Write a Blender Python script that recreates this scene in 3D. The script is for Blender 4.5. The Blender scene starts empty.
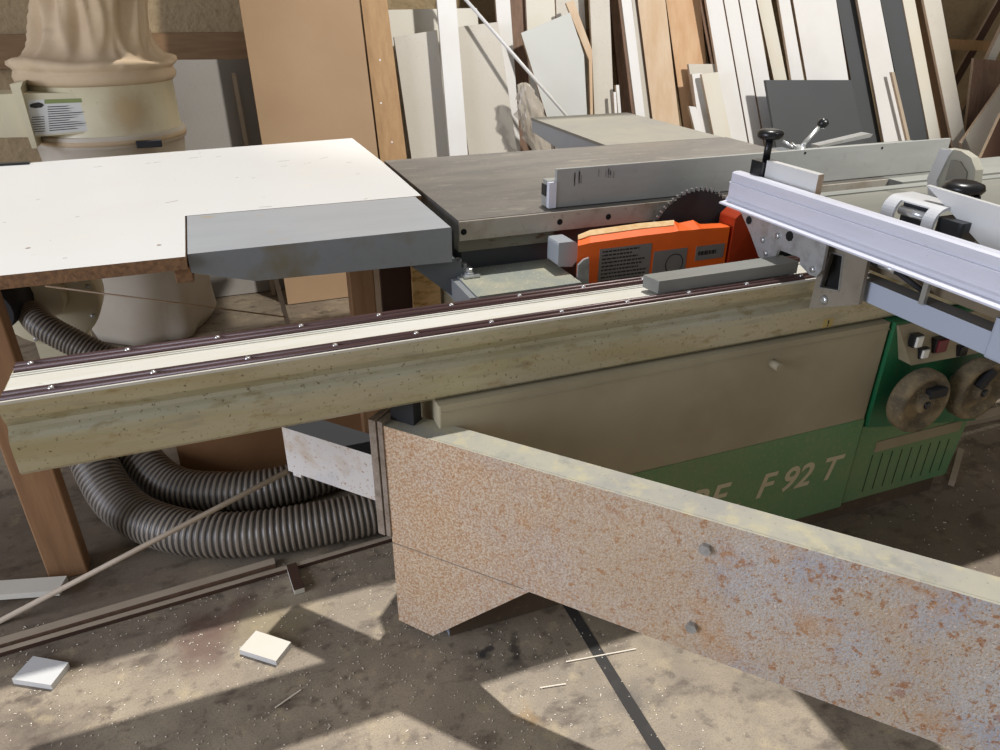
import bpy, math, random
from mathutils import Vector, Matrix, noise
random.seed(7)
SC = bpy.context.scene
COL = SC.collection
H = 1.42
F_PX = 721.0
# ---------------------------------------------------------------- camera
def cam_axes():
    p, r, y = math.radians(27.5), math.radians(0.3), math.radians(68.6)
    F = Vector((math.cos(p)*math.cos(y), math.cos(p)*math.sin(y), -math.sin(p)))
    R = Vector((math.sin(y), -math.cos(y), 0)); U = R.cross(F)
    c, s = math.cos(r), math.sin(r)
    return c*R+s*U, -s*R+c*U, F
RT, UP, FW = cam_axes()
EYE = Vector((0, 0, H))
cd = bpy.data.cameras.new('camera'); cam = bpy.data.objects.new('camera', cd); COL.objects.link(cam)
cd.sensor_width = 36; cd.lens = F_PX/1000*36; cd.clip_start = .02
cam.matrix_world = Matrix(((RT.x, UP.x, -FW.x, EYE.x), (RT.y, UP.y, -FW.y, EYE.y), (RT.z, UP.z, -FW.z, EYE.z), (0, 0, 0, 1)))
SC.camera = cam
def ray(px, py): return FW + RT*((px-500)/F_PX) - UP*((py-375)/F_PX)
def on_plane(px, py, n, d):          # plane n.P = d
    r = ray(px, py); return EYE + r*((d-n.dot(EYE))/n.dot(r))
def atY(px, py, Y): return on_plane(px, py, Vector((0, 1, 0)), Y)
def atX(px, py, X): return on_plane(px, py, Vector((1, 0, 0)), X)
def atZ(px, py, Z): return on_plane(px, py, Vector((0, 0, 1)), Z)

# ---------------------------------------------------------------- materials
def rgb(h):
    v = [int(h[i:i+2], 16)/255 for i in (0, 2, 4)]
    return tuple((c/12.92 if c <= .04045 else ((c+.055)/1.055)**2.4) for c in v)+(1,)
def mat(name, col, rough=.5, metal=0., layers=(), bump=None, grain=None, spec=.5, alpha=None, trans=0):
    """layers: (scale, colour, lo, hi, amount, stretch); grain: (stretch vec, colour, amount)"""
    m = bpy.data.materials.new(name); m.use_nodes = True; nt = m.node_tree; N = nt.nodes; K = nt.links
    b = N['Principled BSDF']; tc = N.new('ShaderNodeTexCoord')
    b.inputs['Roughness'].default_value = rough; b.inputs['Metallic'].default_value = metal
    b.inputs['Specular IOR Level'].default_value = spec
    if alpha is not None: b.inputs['Alpha'].default_value = alpha
    if trans: b.inputs['Transmission Weight'].default_value = trans
    cur = None
    def mixin(fac, c2):
        nonlocal cur
        mx = N.new('ShaderNodeMix'); mx.data_type = 'RGBA'; K.new(fac, mx.inputs[0])
        if cur is None: mx.inputs[6].default_value = rgb(col)
        else: K.new(cur, mx.inputs[6])
        mx.inputs[7].default_value = rgb(c2); cur = mx.outputs[2]
    i = 0
    for L in list(layers):
        sc, c2, lo, hi, amt = L[:5]; st = L[5] if len(L) > 5 else (1, 1, 1); det = L[6] if len(L) > 6 else 4
        mp = N.new('ShaderNodeMapping'); K.new(tc.outputs['Object'], mp.inputs[0])
        mp.inputs['Scale'].default_value = st; mp.inputs['Location'].default_value = (3.1*i+.7, 1.7*i, 2.3*i); i += 1
        nz = N.new('ShaderNodeTexNoise'); nz.inputs['Scale'].default_value = sc; nz.inputs['Detail'].default_value = det
        nz.inputs['Roughness'].default_value = .6
        K.new(mp.outputs[0], nz.inputs['Vector'])
        mr = N.new('ShaderNodeMapRange'); mr.inputs[1].default_value = lo; mr.inputs[2].default_value = hi
        mr.inputs[3].default_value = 0; mr.inputs[4].default_value = amt; K.new(nz.outputs['Fac'], mr.inputs[0])
        mixin(mr.outputs[0], c2)
    if cur is not None: K.new(cur, b.inputs['Base Color'])
    else: b.inputs['Base Color'].default_value = rgb(col)
    if bump:
        nz = N.new('ShaderNodeTexNoise'); nz.inputs['Scale'].default_value = bump[0]; nz.inputs['Detail'].default_value = 5
        K.new(tc.outputs['Object'], nz.inputs['Vector'])
        bp = N.new('ShaderNodeBump'); bp.inputs['Strength'].default_value = bump[1]; bp.inputs['Distance'].default_value = bump[2] if len(bump) > 2 else .003
        K.new(nz.outputs['Fac'], bp.inputs['Height']); K.new(bp.outputs[0], b.inputs['Normal'])
    return m
def wood(name, c1, c2, rough=.6, st=(14, 14, 1), sc=3):
    return mat(name, c1, rough, 0, [(sc, c2, .35, .7, .8, st), (sc*5, c2, .5, .75, .35, st)], bump=(60, .1))
M = {}
M['lam'] = mat('white_laminate', 'd0d1d0', .42, 0, [(1.2, 'c9c8c2', .4, .8, .7), (45, '8f8068', .72, .75, .7), (9, 'd8d2c0', .6, .8, .4)])
M['chip'] = mat('chipboard_edge', '8a6848', .9, 0, [(90, '5e4230', .4, .7, .8)], bump=(200, .4))
M['slab'] = mat('blue_grey_paint', '9b9fa3', .42, 0, [(3, '8e9298', .4, .7, .5, (1, 4, 4)), (9, 'a58a55', .64, .74, .7), (80, '6b5a40', .72, .78, .6)])
M['slabf'] = mat('shaded_grey_paint', '7f8284', .5, 0, [(4, '6f6038', .55, .68, .75), (40, '6e7173', .5, .8, .4)])  # darker slab paint: shade of the unlit front put into the colour, plus rust
M['slabdk'] = mat('dark_grey_paint', '53585c', .5)
M['cast'] = mat('cast_iron_top', '65625e', .5, .2, [(2.5, '7f7a70', .4, .7, .7, (1, 5, 1)), (14, '55504a', .5, .72, .6, (1, 8, 1)), (9, '979083', .6, .7, .5, (1, 3, 1)), (90, 'a8a090', .62, .74, .5)], bump=(60, .05))
M['castedge'] = mat('machined_edge', 'b0aaa0', .4, .35, [(8, '7f6a50', .5, .7, .7), (60, '5d4a38', .6, .75, .5)])
M['ext'] = mat('extension_top', '7f7d76', .6, .1, [(3, '8f8a7c', .4, .7, .8), (25, '8a8474', .5, .75, .4)])
M['grngrey'] = mat('green_grey_paint', '83847f', .5, .1, [(3, '747670', .4, .7, .7, (1, 6, 1)), (120, 'cfc9b6', .73, .79, .6)])
M['rib'] = mat('chipped_olive_paint', '757364', .6, 0, [(14, '5a3a26', .58, .66, .9, (1, 4, 4))])
M['plate2'] = mat('worn_grey_plate', '76766f', .5, .2, [(3, '858378', .4, .7, .6, (1, 5, 1)), (130, 'b5b2a4', .70, .76, .5)])
M['stk'] = mat('faded_yellow_sticker', 'b8a468', .7)
M['box'] = mat('sawdusted_grey_paint', '83887f', .7, 0, [(6, 'a8a288', .45, .7, .8), (150, 'd8cfa6', .6, .7, .6)])
M['body'] = mat('dusty_beige_paint', 'aca388', .75, 0, [(1.2, '968c74', .4, .65, .8), (3, '86785a', .5, .8, .5), (70, '70603f', .7, .77, .5)], bump=(90, .08))
M['bodygreen'] = mat('dusty_green_paint', '5c8a5e', .75, 0, [(2, '7c8d62', .4, .7, .8), (90, '8f9068', .5, .7, .5)], bump=(120, .08))
M['green'] = mat('green_enamel', '0f6a43', .5, 0, [(3, '3f6a40', .4, .75, .8), (40, '5f6e48', .55, .75, .4)])
M['greendk'] = mat('green_recess', '3f6a45', .7, 0, [(3, '5f6a45', .4, .75, .8)])
M['panelbeige'] = mat('control_plate_beige', '9a8f74', .6, 0, [(5, '7d7055', .4, .7, .6)])
M['rail'] = mat('rail_dirty_aluminium', 'bdb89f', .36, .4, [(2.2, 'a89f78', .42, .7, .8, (1, 6, 6)), (16, '8f7a48', .57, .72, .6, (1, 2.5, 2.5)), (120, '5a4526', .61, .69, .75), (9, '8f8a80', .55, .7, .4, (1, 5, 5))], bump=(70, .08))
M['strip'] = mat('rail_light_channel', 'd0cfc8', .5, .1, [(4, 'c4c0b0', .4, .7, .8, (1, 12, 1)), (60, 'a0987c', .66, .76, .5)])
M['guide'] = mat('brown_guide_rod', '513a37', .38, .2, [(8, '3a2826', .4, .7, .8, (1, 20, 20)), (80, '8a7468', .68, .76, .5)])
M['screw'] = mat('screw_zinc', 'd8d8d8', .25, .8)
M['steel'] = mat('bright_steel', 'c4c6c6', .3, .75, [(20, 'a0a09c', .5, .7, .5)])
M['galv'] = mat('zinc_plate', 'aeb0b0', .42, .45, [(30, '84827c', .45, .7, .7), (9, '8a7a60', .62, .75, .5)])
M['zincdull'] = mat('dull_bracket_plate', '958d7f', .5, .3, [(6, '7a7263', .4, .7, .7), (80, '6d6048', .62, .72, .5)])
M['alu'] = mat('anodised_aluminium', 'd6d8e4', .38, .1, [(6, 'cbcdd8', .4, .7, .6, (10, 1, 10)), (110, '80808a', .68, .75, .5)])
M['alugrey'] = mat('fence_aluminium', 'a4a6a4', .42, .3, [(2.5, '929490', .4, .7, .8, (1, 5, 5)), (30, '82817a', .6, .8, .5)])
M['tube'] = mat('grey_blue_paint', 'aab3c2', .5, .05, [(40, '8d929c', .65, .75, .5)])
M['bracketdk'] = mat('dusty_brown_bracket', '6e6453', .8, 0, [(6, '857458', .45, .7, .8)])
M['tubetop'] = mat('grey_tube_top', '7f7e7c', .6)
M['rust'] = mat('rusting_grey_enamel', 'aaa4a2', .62, 0, [(3.2, 'b58a68', .38, .62, .9), (150, 'a5673f', .5, .66, .75, (1, 1, 1), 2), (60, '8f8f9c', .55, .7, .6), (7, 'a96f40', .6, .75, .7), (260, '5f4434', .62, .72, .7), (11, '9aa0ae', .62, .72, .6)], bump=(170, .6, .003))
def rust_mat():
    m = mat('rusting_grey_enamel', 'bdbab6', .6, 0, [(7, 'a3a8b6', .45, .65, .8), (3.0, 'c0ab8c', .42, .62, .7), (230, 'b89468', .53, .63, .75, (1, 1, 1), 2), (60, 'a06a3c', .56, .64, .8), (22, '98685a', .64, .69, .6), (9, 'b98a5c', .56, .72, .7), (230, '5f4a3c', .60, .68, .75), (170, 'e8d8c8', .60, .70, .7)], bump=(200, .9, .003))
    nt = m.node_tree; N = nt.nodes; K = nt.links; b = N['Principled BSDF']
    src = b.inputs['Base Color'].links[0].from_socket; tc = [n for n in N if n.type == 'TEX_COORD'][0]
    sx = N.new('ShaderNodeSeparateXYZ'); K.new(tc.outputs['Object'], sx.inputs[0])
    nz = N.new('ShaderNodeTexNoise'); nz.inputs['Scale'].default_value = 5; K.new(tc.outputs['Object'], nz.inputs['Vector'])
    ad = N.new('ShaderNodeMath'); ad.operation = 'MULTIPLY_ADD'; ad.inputs[1].default_value = .5; K.new(nz.outputs['Fac'], ad.inputs[0]); K.new(sx.outputs['X'], ad.inputs[2])
    mr = N.new('ShaderNodeMapRange'); mr.inputs[1].default_value = .85; mr.inputs[2].default_value = .30; mr.inputs[3].default_value = 0; mr.inputs[4].default_value = .75
    K.new(ad.outputs[0], mr.inputs[0])
    n2 = N.new('ShaderNodeTexNoise'); n2.inputs['Scale'].default_value = 190; n2.inputs['Detail'].default_value = 2; K.new(tc.outputs['Object'], n2.inputs['Vector'])
    cr = N.new('ShaderNodeMix'); cr.data_type = 'RGBA'; m2 = N.new('ShaderNodeMapRange'); m2.inputs[1].default_value = .4; m2.inputs[2].default_value = .6; K.new(n2.outputs['Fac'], m2.inputs[0]); K.new(m2.outputs[0], cr.inputs[0])
    cr.inputs[6].default_value = rgb('d9c4a8'); cr.inputs[7].default_value = rgb('b5895e')
    mx = N.new('ShaderNodeMix'); mx.data_type = 'RGBA'; K.new(mr.outputs[0], mx.inputs[0]); K.new(src, mx.inputs[6]); K.new(cr.outputs[2], mx.inputs[7]); K.new(mx.outputs[2], b.inputs['Base Color'])
    return m
M['rust'] = rust_mat()
M['endpl'] = mat('weathered_end_plate', '94877a', .8, 0, [(30, '6f6252', .45, .7, .8), (120, 'c0a88e', .6, .7, .6)], bump=(120, .5))
M['armtop'] = mat('dusty_cream_top', '94928a', .7, 0, [(6, 'a5a290', .42, .60, .8), (24, 'b3aa8a', .52, .66, .6), (14, '80817c', .58, .68, .6), (130, '6d6455', .64, .7, .5)])
M['whiterust'] = mat('white_enamel_rust_specks', 'cfcbc6', .55, 0, [(10, 'b59a76', .5, .7, .8), (120, '94653e', .6, .68, .8), (7, 'a9aeb8', .55, .7, .6)], bump=(150, .3))
M['black'] = mat('black_plastic', '17181a', .3)
M['blackm'] = mat('black_matt', '202124', .75)
M['hole'] = mat('dark_void', '0c0b0a', .9)
M['orange'] = mat('orange_enamel', 'e8641c', .42, 0, [(6, 'd35a18', .5, .8, .6), (60, 'd9a06a', .66, .76, .35)])
M['orangedk'] = mat('deep_orange_enamel', '9e3412', .45, 0)
M['dust'] = mat('sawdust_coat', 'd9bb8d', .9, 0, [(40, 'c79a62', .4, .7, .8)], bump=(200, .6))
M['lbl'] = mat('grey_sticker', '76706a', .6, 0, [(30, '8a7f74', .5, .8, .5)])
M['ink'] = mat('printed_ink', '2a2725', .7)
M['paper'] = mat('paper_label', 'cfcfca', .6)
M['olive'] = mat('olive_label_band', '7f8a52', .6)
M['cream'] = mat('cream_enamel', 'cdc4a6', .38, 0, [(3, 'bfb492', .5, .8, .6)])
def drum_mat():
    m = mat('cream_drum_enamel', 'cfc6a8', .38, 0, [(3, 'c0b592', .5, .8, .6), (60, 'a09878', .62, .7, .3)])
    nt = m.node_tree; N = nt.nodes; K = nt.links; b = N['Principled BSDF']
    src = b.inputs['Base Color'].links[0].from_socket; tc = [n for n in N if n.type == 'TEX_COORD'][0]
    c_ = atY(131, 113, 3.345)-Vector((-.385, 3.62, 0))
    for sx, sz, col, amt, soft in ((.115, .12, 'a08258', .85, .9), (.06, .075, 'bea680', .8, .6)):
        nz = N.new('ShaderNodeTexNoise'); nz.inputs['Scale'].default_value = 22; K.new(tc.outputs['Object'], nz.inputs['Vector'])
        vm = N.new('ShaderNodeVectorMath'); vm.operation = 'MULTIPLY_ADD'; vm.inputs[1].default_value = (.05, .05, .05); K.new(nz.outputs['Color'], vm.inputs[0]); K.new(tc.outputs['Object'], vm.inputs[2])
        mp = N.new('ShaderNodeMapping'); mp.vector_type = 'TEXTURE'; mp.inputs['Location'].default_value = c_+Vector((.025, .025, .025)); mp.inputs['Scale'].default_value = (sx, sx, sz); K.new(vm.outputs[0], mp.inputs[0])
        ln = N.new('ShaderNodeVectorMath'); ln.operation = 'LENGTH'; K.new(mp.outputs[0], ln.inputs[0])
        mr = N.new('ShaderNodeMapRange'); mr.inputs[1].default_value = 1; mr.inputs[2].default_value = 1-soft; mr.inputs[3].default_value = 0; mr.inputs[4].default_value = amt; K.new(ln.outputs['Value'], mr.inputs[0])
        mx = N.new('ShaderNodeMix'); mx.data_type = 'RGBA'; K.new(mr.outputs[0], mx.inputs[0]); K.new(src, mx.inputs[6]); mx.inputs[7].default_value = rgb(col); src = mx.outputs[2]
    K.new(src, b.inputs['Base Color']); return m
M['drum_cream'] = drum_mat()
M['creambrown'] = mat('dust_smudge', 'a8936e', .8, 0, [(18, 'bcab86', .4, .7, .9)])
M['cloth'] = mat('beige_bag_cloth', 'bfa98c', .9, 0, [(4, 'ae9674', .4, .75, .7), (8, 'cfbc9e', .5, .8, .5)], bump=(30, .15))
M['clothpale'] = mat('pale_bag_cloth', 'c4bcae', .9, 0, [(4, 'b5a68c', .4, .75, .7)], bump=(30, .15))
M['hosemat'] = mat('hose_dark_ribbed', '46423e', .4, 0, [(5, '6e6456', .5, .75, .5)])
M['hoserib'] = mat('hose_wire_rib', '877d70', .4, 0)
M['wall'] = mat('painted_block_wall', 'a39070', .9, 0, [(1.5, '958060', .4, .7, .8), (30, '80694a', .5, .8, .5)], bump=(28, .9, .012))
M['wallbrown'] = mat('brown_ledger', '86694a', .8, 0, [(5, '755a3c', .4, .7, .8, (1, 1, 8))])
M['mdf'] = mat('mdf_board', 'a68a6c', .85, 0, [(2, '987c5e', .4, .7, .6), (160, '957a60', .55, .75, .3)])
M['mdfe'] = mat('mdf_edge', '8f6c48', .9)
M['orwood'] = wood('orange_pine', 'ae8b60', '98744c', .6)
M['legwood'] = wood('leg_pine', '9a7552', '7e5c3e', .7)
M['greypan'] = mat('grey_sheet', '96928d', .7, 0, [(2, '8a8681', .4, .7, .6), (60, '6c675e', .5, .8, .3, (6, 1, 1))])
M['wht'] = mat('white_board', 'dbdad8', .5, 0, [(3, 'd0cdc8', .45, .75, .6)])
M['wht2'] = mat('cream_board', 'd2cec2', .6, 0, [(3, 'cfc5ae', .45, .75, .6)])
M['wht3'] = mat('speckled_pale_board', 'c9c4ba', .7, 0, [(90, 'a89c88', .58, .72, .5), (2, 'bdb6a8', .4, .7, .6)])
M['tanedge'] = mat('tan_board_edge', 'bca68e', .85, 0, [(60, '9a846c', .45, .7, .6)])
M['ply'] = wood('plywood_face', 'cdb79c', 'bd9c78', .6, (5, 5, 1), 2.2)
M['ply2'] = wood('plywood_face_orange', 'cba985', 'b88d62', .6, (4, 4, 1), 2.6)
M['brownb'] = wood('brown_board', '856955', '675042', .7)
M['dkbrown'] = mat('dark_brown_board', '4f3628', .8, 0, [(3, '3f2a20', .4, .7, .7)])
M['charcoal'] = mat('charcoal_board', '4c4f51', .5, 0, [(2, '464a4c', .4, .7, .6)])
M['greylam'] = mat('light_grey_sheet', 'bfc1bd', .5, 0, [(2, 'b6b8b4', .4, .7, .6)])
M['plastic'] = mat('cloudy_plastic_film', 'ddd4c6', .16, 0, [(8, 'c8baa2', .4, .7, .6)], spec=.9, alpha=.5)
M['stickm'] = mat('pale_moulding', 'b3a490', .6, 0, [(6, '9a8974', .4, .7, .6, (1, 1, 1))])
M['tape'] = mat('black_floor_tape', '33312f', .8, 0, [(30, '4a4642', .5, .8, .5)])
M['card'] = mat('brown_sheet', '8c6540', .85, 0, [(3, '765232', .4, .7, .7)])
M['wheel'] = mat('dusty_black_wheel', '5c5444', .85, 0, [(12, '8a7a5c', .42, .6, .9), (120, '9a8a66', .55, .7, .6)], bump=(120, .5))
M['redbtn'] = mat('red_button', '6a2028', .4)
M['whtbtn'] = mat('white_button', 'dcdcd2', .35)
M['plinthm'] = mat('dirty_brown_plinth', '5e5040', .9, 0, [(5, '4a3d30', .4, .7, .7), (40, '8a7450', .6, .75, .6)])
M['letters'] = mat('beige_lettering', 'c4bb9c', .75, 0, [(20, 'aca284', .5, .8, .5)])
M['flake'] = mat('wood_flakes', 'e6ddcc', .8)
M['osb'] = mat('strand_board', 'e6c088', .8, 0, [(25, 'a87638', .45, .65, .8, (1, 1, 3)), (50, 'dcb87c', .5, .7, .6)])
M['guardwht'] = mat('white_guard_plastic', 'cdcecf', .35, 0, [])
M['guardgrey'] = mat('smoky_guard_plastic', 'a8a698', .3, 0, [(6, '98958a', .4, .7, .6)])

def floor_mat():
    m = mat('oily_concrete', '928675', .62, .0, [(1.1, '74685a', .42, .62, .8), (4.5, 'a89a84', .48, .66, .8), (8, '564a40', .54, .68, .8, (1, 2, 1)), (20, '5c5046', .58, .70, .7), (16, 'b3a384', .58, .7, .6), (240, '5a4e44', .5, .7, .5), (150, 'b5a88e', .6, .72, .5),
        (26, '4a3e34', .62, .72, .5), (75, 'cfc3a8', .69, .73, .7), (30, 'bba98a', .68, .78, .4, (1, 3, 1))], bump=(40, .25, .004))
    nt = m.node_tree; N = nt.nodes; K = nt.links; b = N['Principled BSDF']
    src = b.inputs['Base Color'].links[0].from_socket; tc = [n for n in N if n.type == 'TEX_COORD'][0]
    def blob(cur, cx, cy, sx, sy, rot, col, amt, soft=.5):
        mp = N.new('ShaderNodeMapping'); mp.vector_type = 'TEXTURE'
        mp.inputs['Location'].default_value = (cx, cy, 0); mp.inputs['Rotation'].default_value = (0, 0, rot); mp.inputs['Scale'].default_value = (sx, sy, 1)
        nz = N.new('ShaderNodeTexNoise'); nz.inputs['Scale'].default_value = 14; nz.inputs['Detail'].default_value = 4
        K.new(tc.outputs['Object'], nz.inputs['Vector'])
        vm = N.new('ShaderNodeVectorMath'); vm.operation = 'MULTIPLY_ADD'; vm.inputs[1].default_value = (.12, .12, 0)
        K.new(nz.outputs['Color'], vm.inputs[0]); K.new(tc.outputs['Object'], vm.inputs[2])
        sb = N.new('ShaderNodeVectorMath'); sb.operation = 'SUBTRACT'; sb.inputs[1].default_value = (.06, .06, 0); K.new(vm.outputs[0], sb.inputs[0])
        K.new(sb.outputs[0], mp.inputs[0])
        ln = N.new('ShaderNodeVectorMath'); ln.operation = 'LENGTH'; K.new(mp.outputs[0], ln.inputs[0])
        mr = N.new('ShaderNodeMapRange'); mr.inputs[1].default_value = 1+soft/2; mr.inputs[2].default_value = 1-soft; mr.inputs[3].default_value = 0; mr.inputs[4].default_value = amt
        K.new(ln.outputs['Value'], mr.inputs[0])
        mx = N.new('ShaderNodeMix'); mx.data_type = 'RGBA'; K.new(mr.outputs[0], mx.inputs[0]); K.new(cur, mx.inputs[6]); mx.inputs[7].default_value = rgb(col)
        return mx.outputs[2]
    src = blob(src, -.22, 1.47, .06, .12, .2, '5a3a34', .6)
    src = blob(src, -.14, 1.53, .09, .035, .7, '5a3830', .5)
    src = blob(src, -.05, 1.47, .12, .06, 0, '8a7d54', .4)
    src = blob(src, .42, 1.19, .022, .022, 0, '25262c', .8)
    src = blob(src, .50, 1.15, .018, .06, -.5, '3a322e', .8)
    src = blob(src, .46, .97, .02, .04, .3, '9a7a48', .5)
    src = blob(src, .70, .93, .04, .05, 0, '3c3c40', .6, .9)
    src = blob(src, -.55, 1.95, .5, .35, 0, '4b3c30', .7, .9)  # soft dark oval: shade under the side table painted into the floor
    src = blob(src, 1.9, 1.1, .9, .35, 0, '4d3d30', .6, .9)  # soft dark oval: shade in front of the cabinet painted into the floor
    K.new(src, b.inputs['Base Color'])
    return m
M['floor'] = floor_mat()


# ---------------------------------------------------------------- mesh builder
class MB:
    def __init__(s): s.v = []; s.f = []; s.m = []; s.s = []
    def add(s, vs, fs, mi=0, sm=False):
        b = len(s.v); s.v += [Vector(v) for v in vs]
        for f in fs: s.f.append([i+b for i in f]); s.m.append(mi); s.s.append(sm)
        return s
    def box(s, x0, x1, y0, y1, z0, z1, mi=0, top=None):
        v = [(x0, y0, z0), (x1, y0, z0), (x1, y1, z0), (x0, y1, z0), (x0, y0, z1), (x1, y0, z1), (x1, y1, z1), (x0, y1, z1)]
        s.add(v, [(0, 3, 2, 1), (0, 1, 5, 4), (1, 2, 6, 5), (2, 3, 7, 6), (3, 0, 4, 7)], mi)
        return s.add(v, [(4, 5, 6, 7)], mi if top is None else top)
    def prism(s, pts, off, mi=0, side=None, back=None):
        """pts: planar 3D polygon (any orientation), extruded by off"""
        n = len(pts); pts = [Vector(p) for p in pts]; off = Vector(off)
        nn = Vector((0, 0, 0))
        for i in range(n): nn += (pts[i]-pts[0]).cross(pts[(i+1) % n]-pts[0])
        if nn.dot(off) > 0: pts = pts[::-1]
        v = pts+[p+off for p in pts]
        s.add(v, [tuple(range(n))], mi); s.add(v, [tuple(range(2*n-1, n-1, -1))], mi if back is None else back)
        s.add(v, [(i, i+n, (i+1) % n+n, (i+1) % n)[::1] for i in range(n)], mi if side is None else side)
        return s
    def tube(s, path, r, n=16, mi=0, cap=True, radii=None, altmat=None):
        path = [Vector(p) for p in path]; rings = []; b = []
        t0 = (path[1]-path[0]).normalized(); up = Vector((0, 0, 1)) if abs(t0.z) < .9 else Vector((1, 0, 0))
        a = t0.cross(up).normalized()
        for i, p in enumerate(path):
            t = (path[min(i+1, len(path)-1)]-path[max(i-1, 0)]).normalized()
            a = (a-t*a.dot(t)).normalized(); c = t.cross(a); rr = radii[i] if radii else r
            b += [p+(a*math.cos(2*math.pi*k/n)+c*math.sin(2*math.pi*k/n))*rr for k in range(n)]
        for i in range(len(path)-1):
            mm = mi if altmat is None else altmat[i]
            s.add([], [], 0)
        base = len(s.v); s.v += b
        for i in range(len(path)-1):
            mm = mi if altmat is None else altmat[i]
            for k in range(n):
                s.f.append([base+i*n+k, base+i*n+(k+1) % n, base+(i+1)*n+(k+1) % n, base+(i+1)*n+k]); s.m.append(mm); s.s.append(True)
        if cap:
            s.f.append([base+k for k in range(n)][::-1]); s.m.append(mi); s.s.append(False)
            s.f.append([base+(len(path)-1)*n+k for k in range(n)]); s.m.append(mi); s.s.append(False)
        return s
    def cyl(s, p0, p1, r, n=20, mi=0, r1=None): return s.tube([p0, p1], r, n, mi, True, [r, r if r1 is None else r1])
    def lathe(s, c, prof, n=40, mi=0, axis='z', fn=None, sm=True):
        c = Vector(c); base = len(s.v)
        for j, (r, h) in enumerate(prof):
            for k in range(n):
                a = 2*math.pi*k/n; rr, hh = (r, h) if fn is None else fn(r, h, a, j)
                d = {'z': Vector((rr*math.cos(a), rr*math.sin(a), hh)), 'y': Vector((rr*math.cos(a), hh, rr*math.sin(a))), 'x': Vector((hh, rr*math.cos(a), rr*math.sin(a)))}[axis]
                s.v.append(c+d)
        for j in range(len(prof)-1):
            for k in range(n):
                s.f.append([base+j*n+k, base+j*n+(k+1) % n, base+(j+1)*n+(k+1) % n, base+(j+1)*n+k]); s.m.append(mi); s.s.append(sm)
        s.f.append([base+k for k in range(n)][::-1]); s.m.append(mi); s.s.append(False)
        s.f.append([base+(len(prof)-1)*n+k for k in range(n)]); s.m.append(mi); s.s.append(False)
        return s
    def build(s, name, mats, parent=None, bevel=0, origin=None):
        if isinstance(mats, str): mats = [mats]
        o0 = world_of(parent) if parent else (Vector(origin) if origin is not None else Vector((0, 0, 0)))
        me = bpy.data.meshes.new(name); me.from_pydata([v-o0 for v in s.v], [], s.f)
        for k in mats: me.materials.append(M[k])
        for p, mi, sm in zip(me.polygons, s.m, s.s): p.material_index = min(mi, len(mats)-1); p.use_smooth = sm
        me.update()
        import bmesh
        bm = bmesh.new(); bm.from_mesh(me); bmesh.ops.recalc_face_normals(bm, faces=bm.faces); bm.to_mesh(me); bm.free()
        o = bpy.data.objects.new(name, me); COL.objects.link(o)
        if parent: o.parent = parent; o.location = (0, 0, 0)
        else: o.location = o0
        if bevel:
            bv = o.modifiers.new('bevel', 'BEVEL'); bv.width = bevel; bv.segments = 2; bv.limit_method = 'ANGLE'; bv.angle_limit = math.radians(40)
        return o
def world_of(o):
    p = Vector(o.location)
    while o.parent: o = o.parent; p += Vector(o.location)
    return p
def thing(name, label, cat, loc, group=None):
    o = bpy.data.objects.new(name, None); COL.objects.link(o); o.location = loc; o.empty_display_size = .05
    o['label'] = label; o['category'] = cat
    if group: o['group'] = group
    return o
def tag(o, label, cat, group=None, kind=None):
    o['label'] = label; o['category'] = cat
    if group: o['group'] = group
    if kind: o['kind'] = kind
    return o
def struct(mb, name, mats, **k):
    o = mb.build(name, mats, **k); o['kind'] = 'structure'; return o
def bez(pts, n=12):           # Catmull-Rom
    pts = [Vector(p) for p in pts]; P = [pts[0]*2-pts[1]]+pts+[pts[-1]*2-pts[-2]]; out = []
    for i in range(1, len(P)-2):
        for k in range(n):
            t = k/n
            out.append(.5*((2*P[i])+(P[i+1]-P[i-1])*t+(2*P[i-1]-5*P[i]+4*P[i+1]-P[i+2])*t*t+(3*P[i]-P[i-1]-3*P[i+1]+P[i+2])*t**3))
    out.append(pts[-1]); return out
def text_mesh(s, size, name, m, parent, o, xdir, ydir, shear=0, depth=.0006):
    cu = bpy.data.curves.new(name, 'FONT'); cu.body = s; cu.size = size; cu.shear = shear; cu.extrude = depth; cu.offset = size*.018; cu.resolution_u = 4
    t = bpy.data.objects.new(name, cu); COL.objects.link(t)
    dg = bpy.context.evaluated_depsgraph_get(); me = bpy.data.meshes.new_from_object(t.evaluated_get(dg))
    bpy.data.objects.remove(t)
    xd = Vector(xdir).normalized(); yd = Vector(ydir).normalized(); zd = xd.cross(yd); o = Vector(o)-(world_of(parent) if parent else Vector())
    for v in me.vertices: v.co = o+xd*v.co.x+yd*v.co.y+zd*v.co.z
    me.materials.clear(); me.materials.append(M[m]); ob = bpy.data.objects.new(name, me); COL.objects.link(ob); ob.parent = parent
    return ob

# ---------------------------------------------------------------- room
WY = 4.62
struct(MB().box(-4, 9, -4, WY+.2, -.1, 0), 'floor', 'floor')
w = MB()
w.box(-4, 9, WY, WY+.2, 0, 3.6)
struct(w, 'wall_back', 'wall')
zl = 1.28
struct(MB().box(-4, 3.2, WY-.05, WY, 1.10, 1.255), 'trim_1', 'wallbrown')
struct(MB().box(-4, 9, 4.05, WY+.2, 3.6, 3.7), 'sun_block_ceiling', 'wht3')  # unseen roof strip, added to keep the sun off the dust collector
struct(MB().box(9, 9.2, -4, WY+.2, 0, 3.6), 'wall_right', 'wall')

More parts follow.
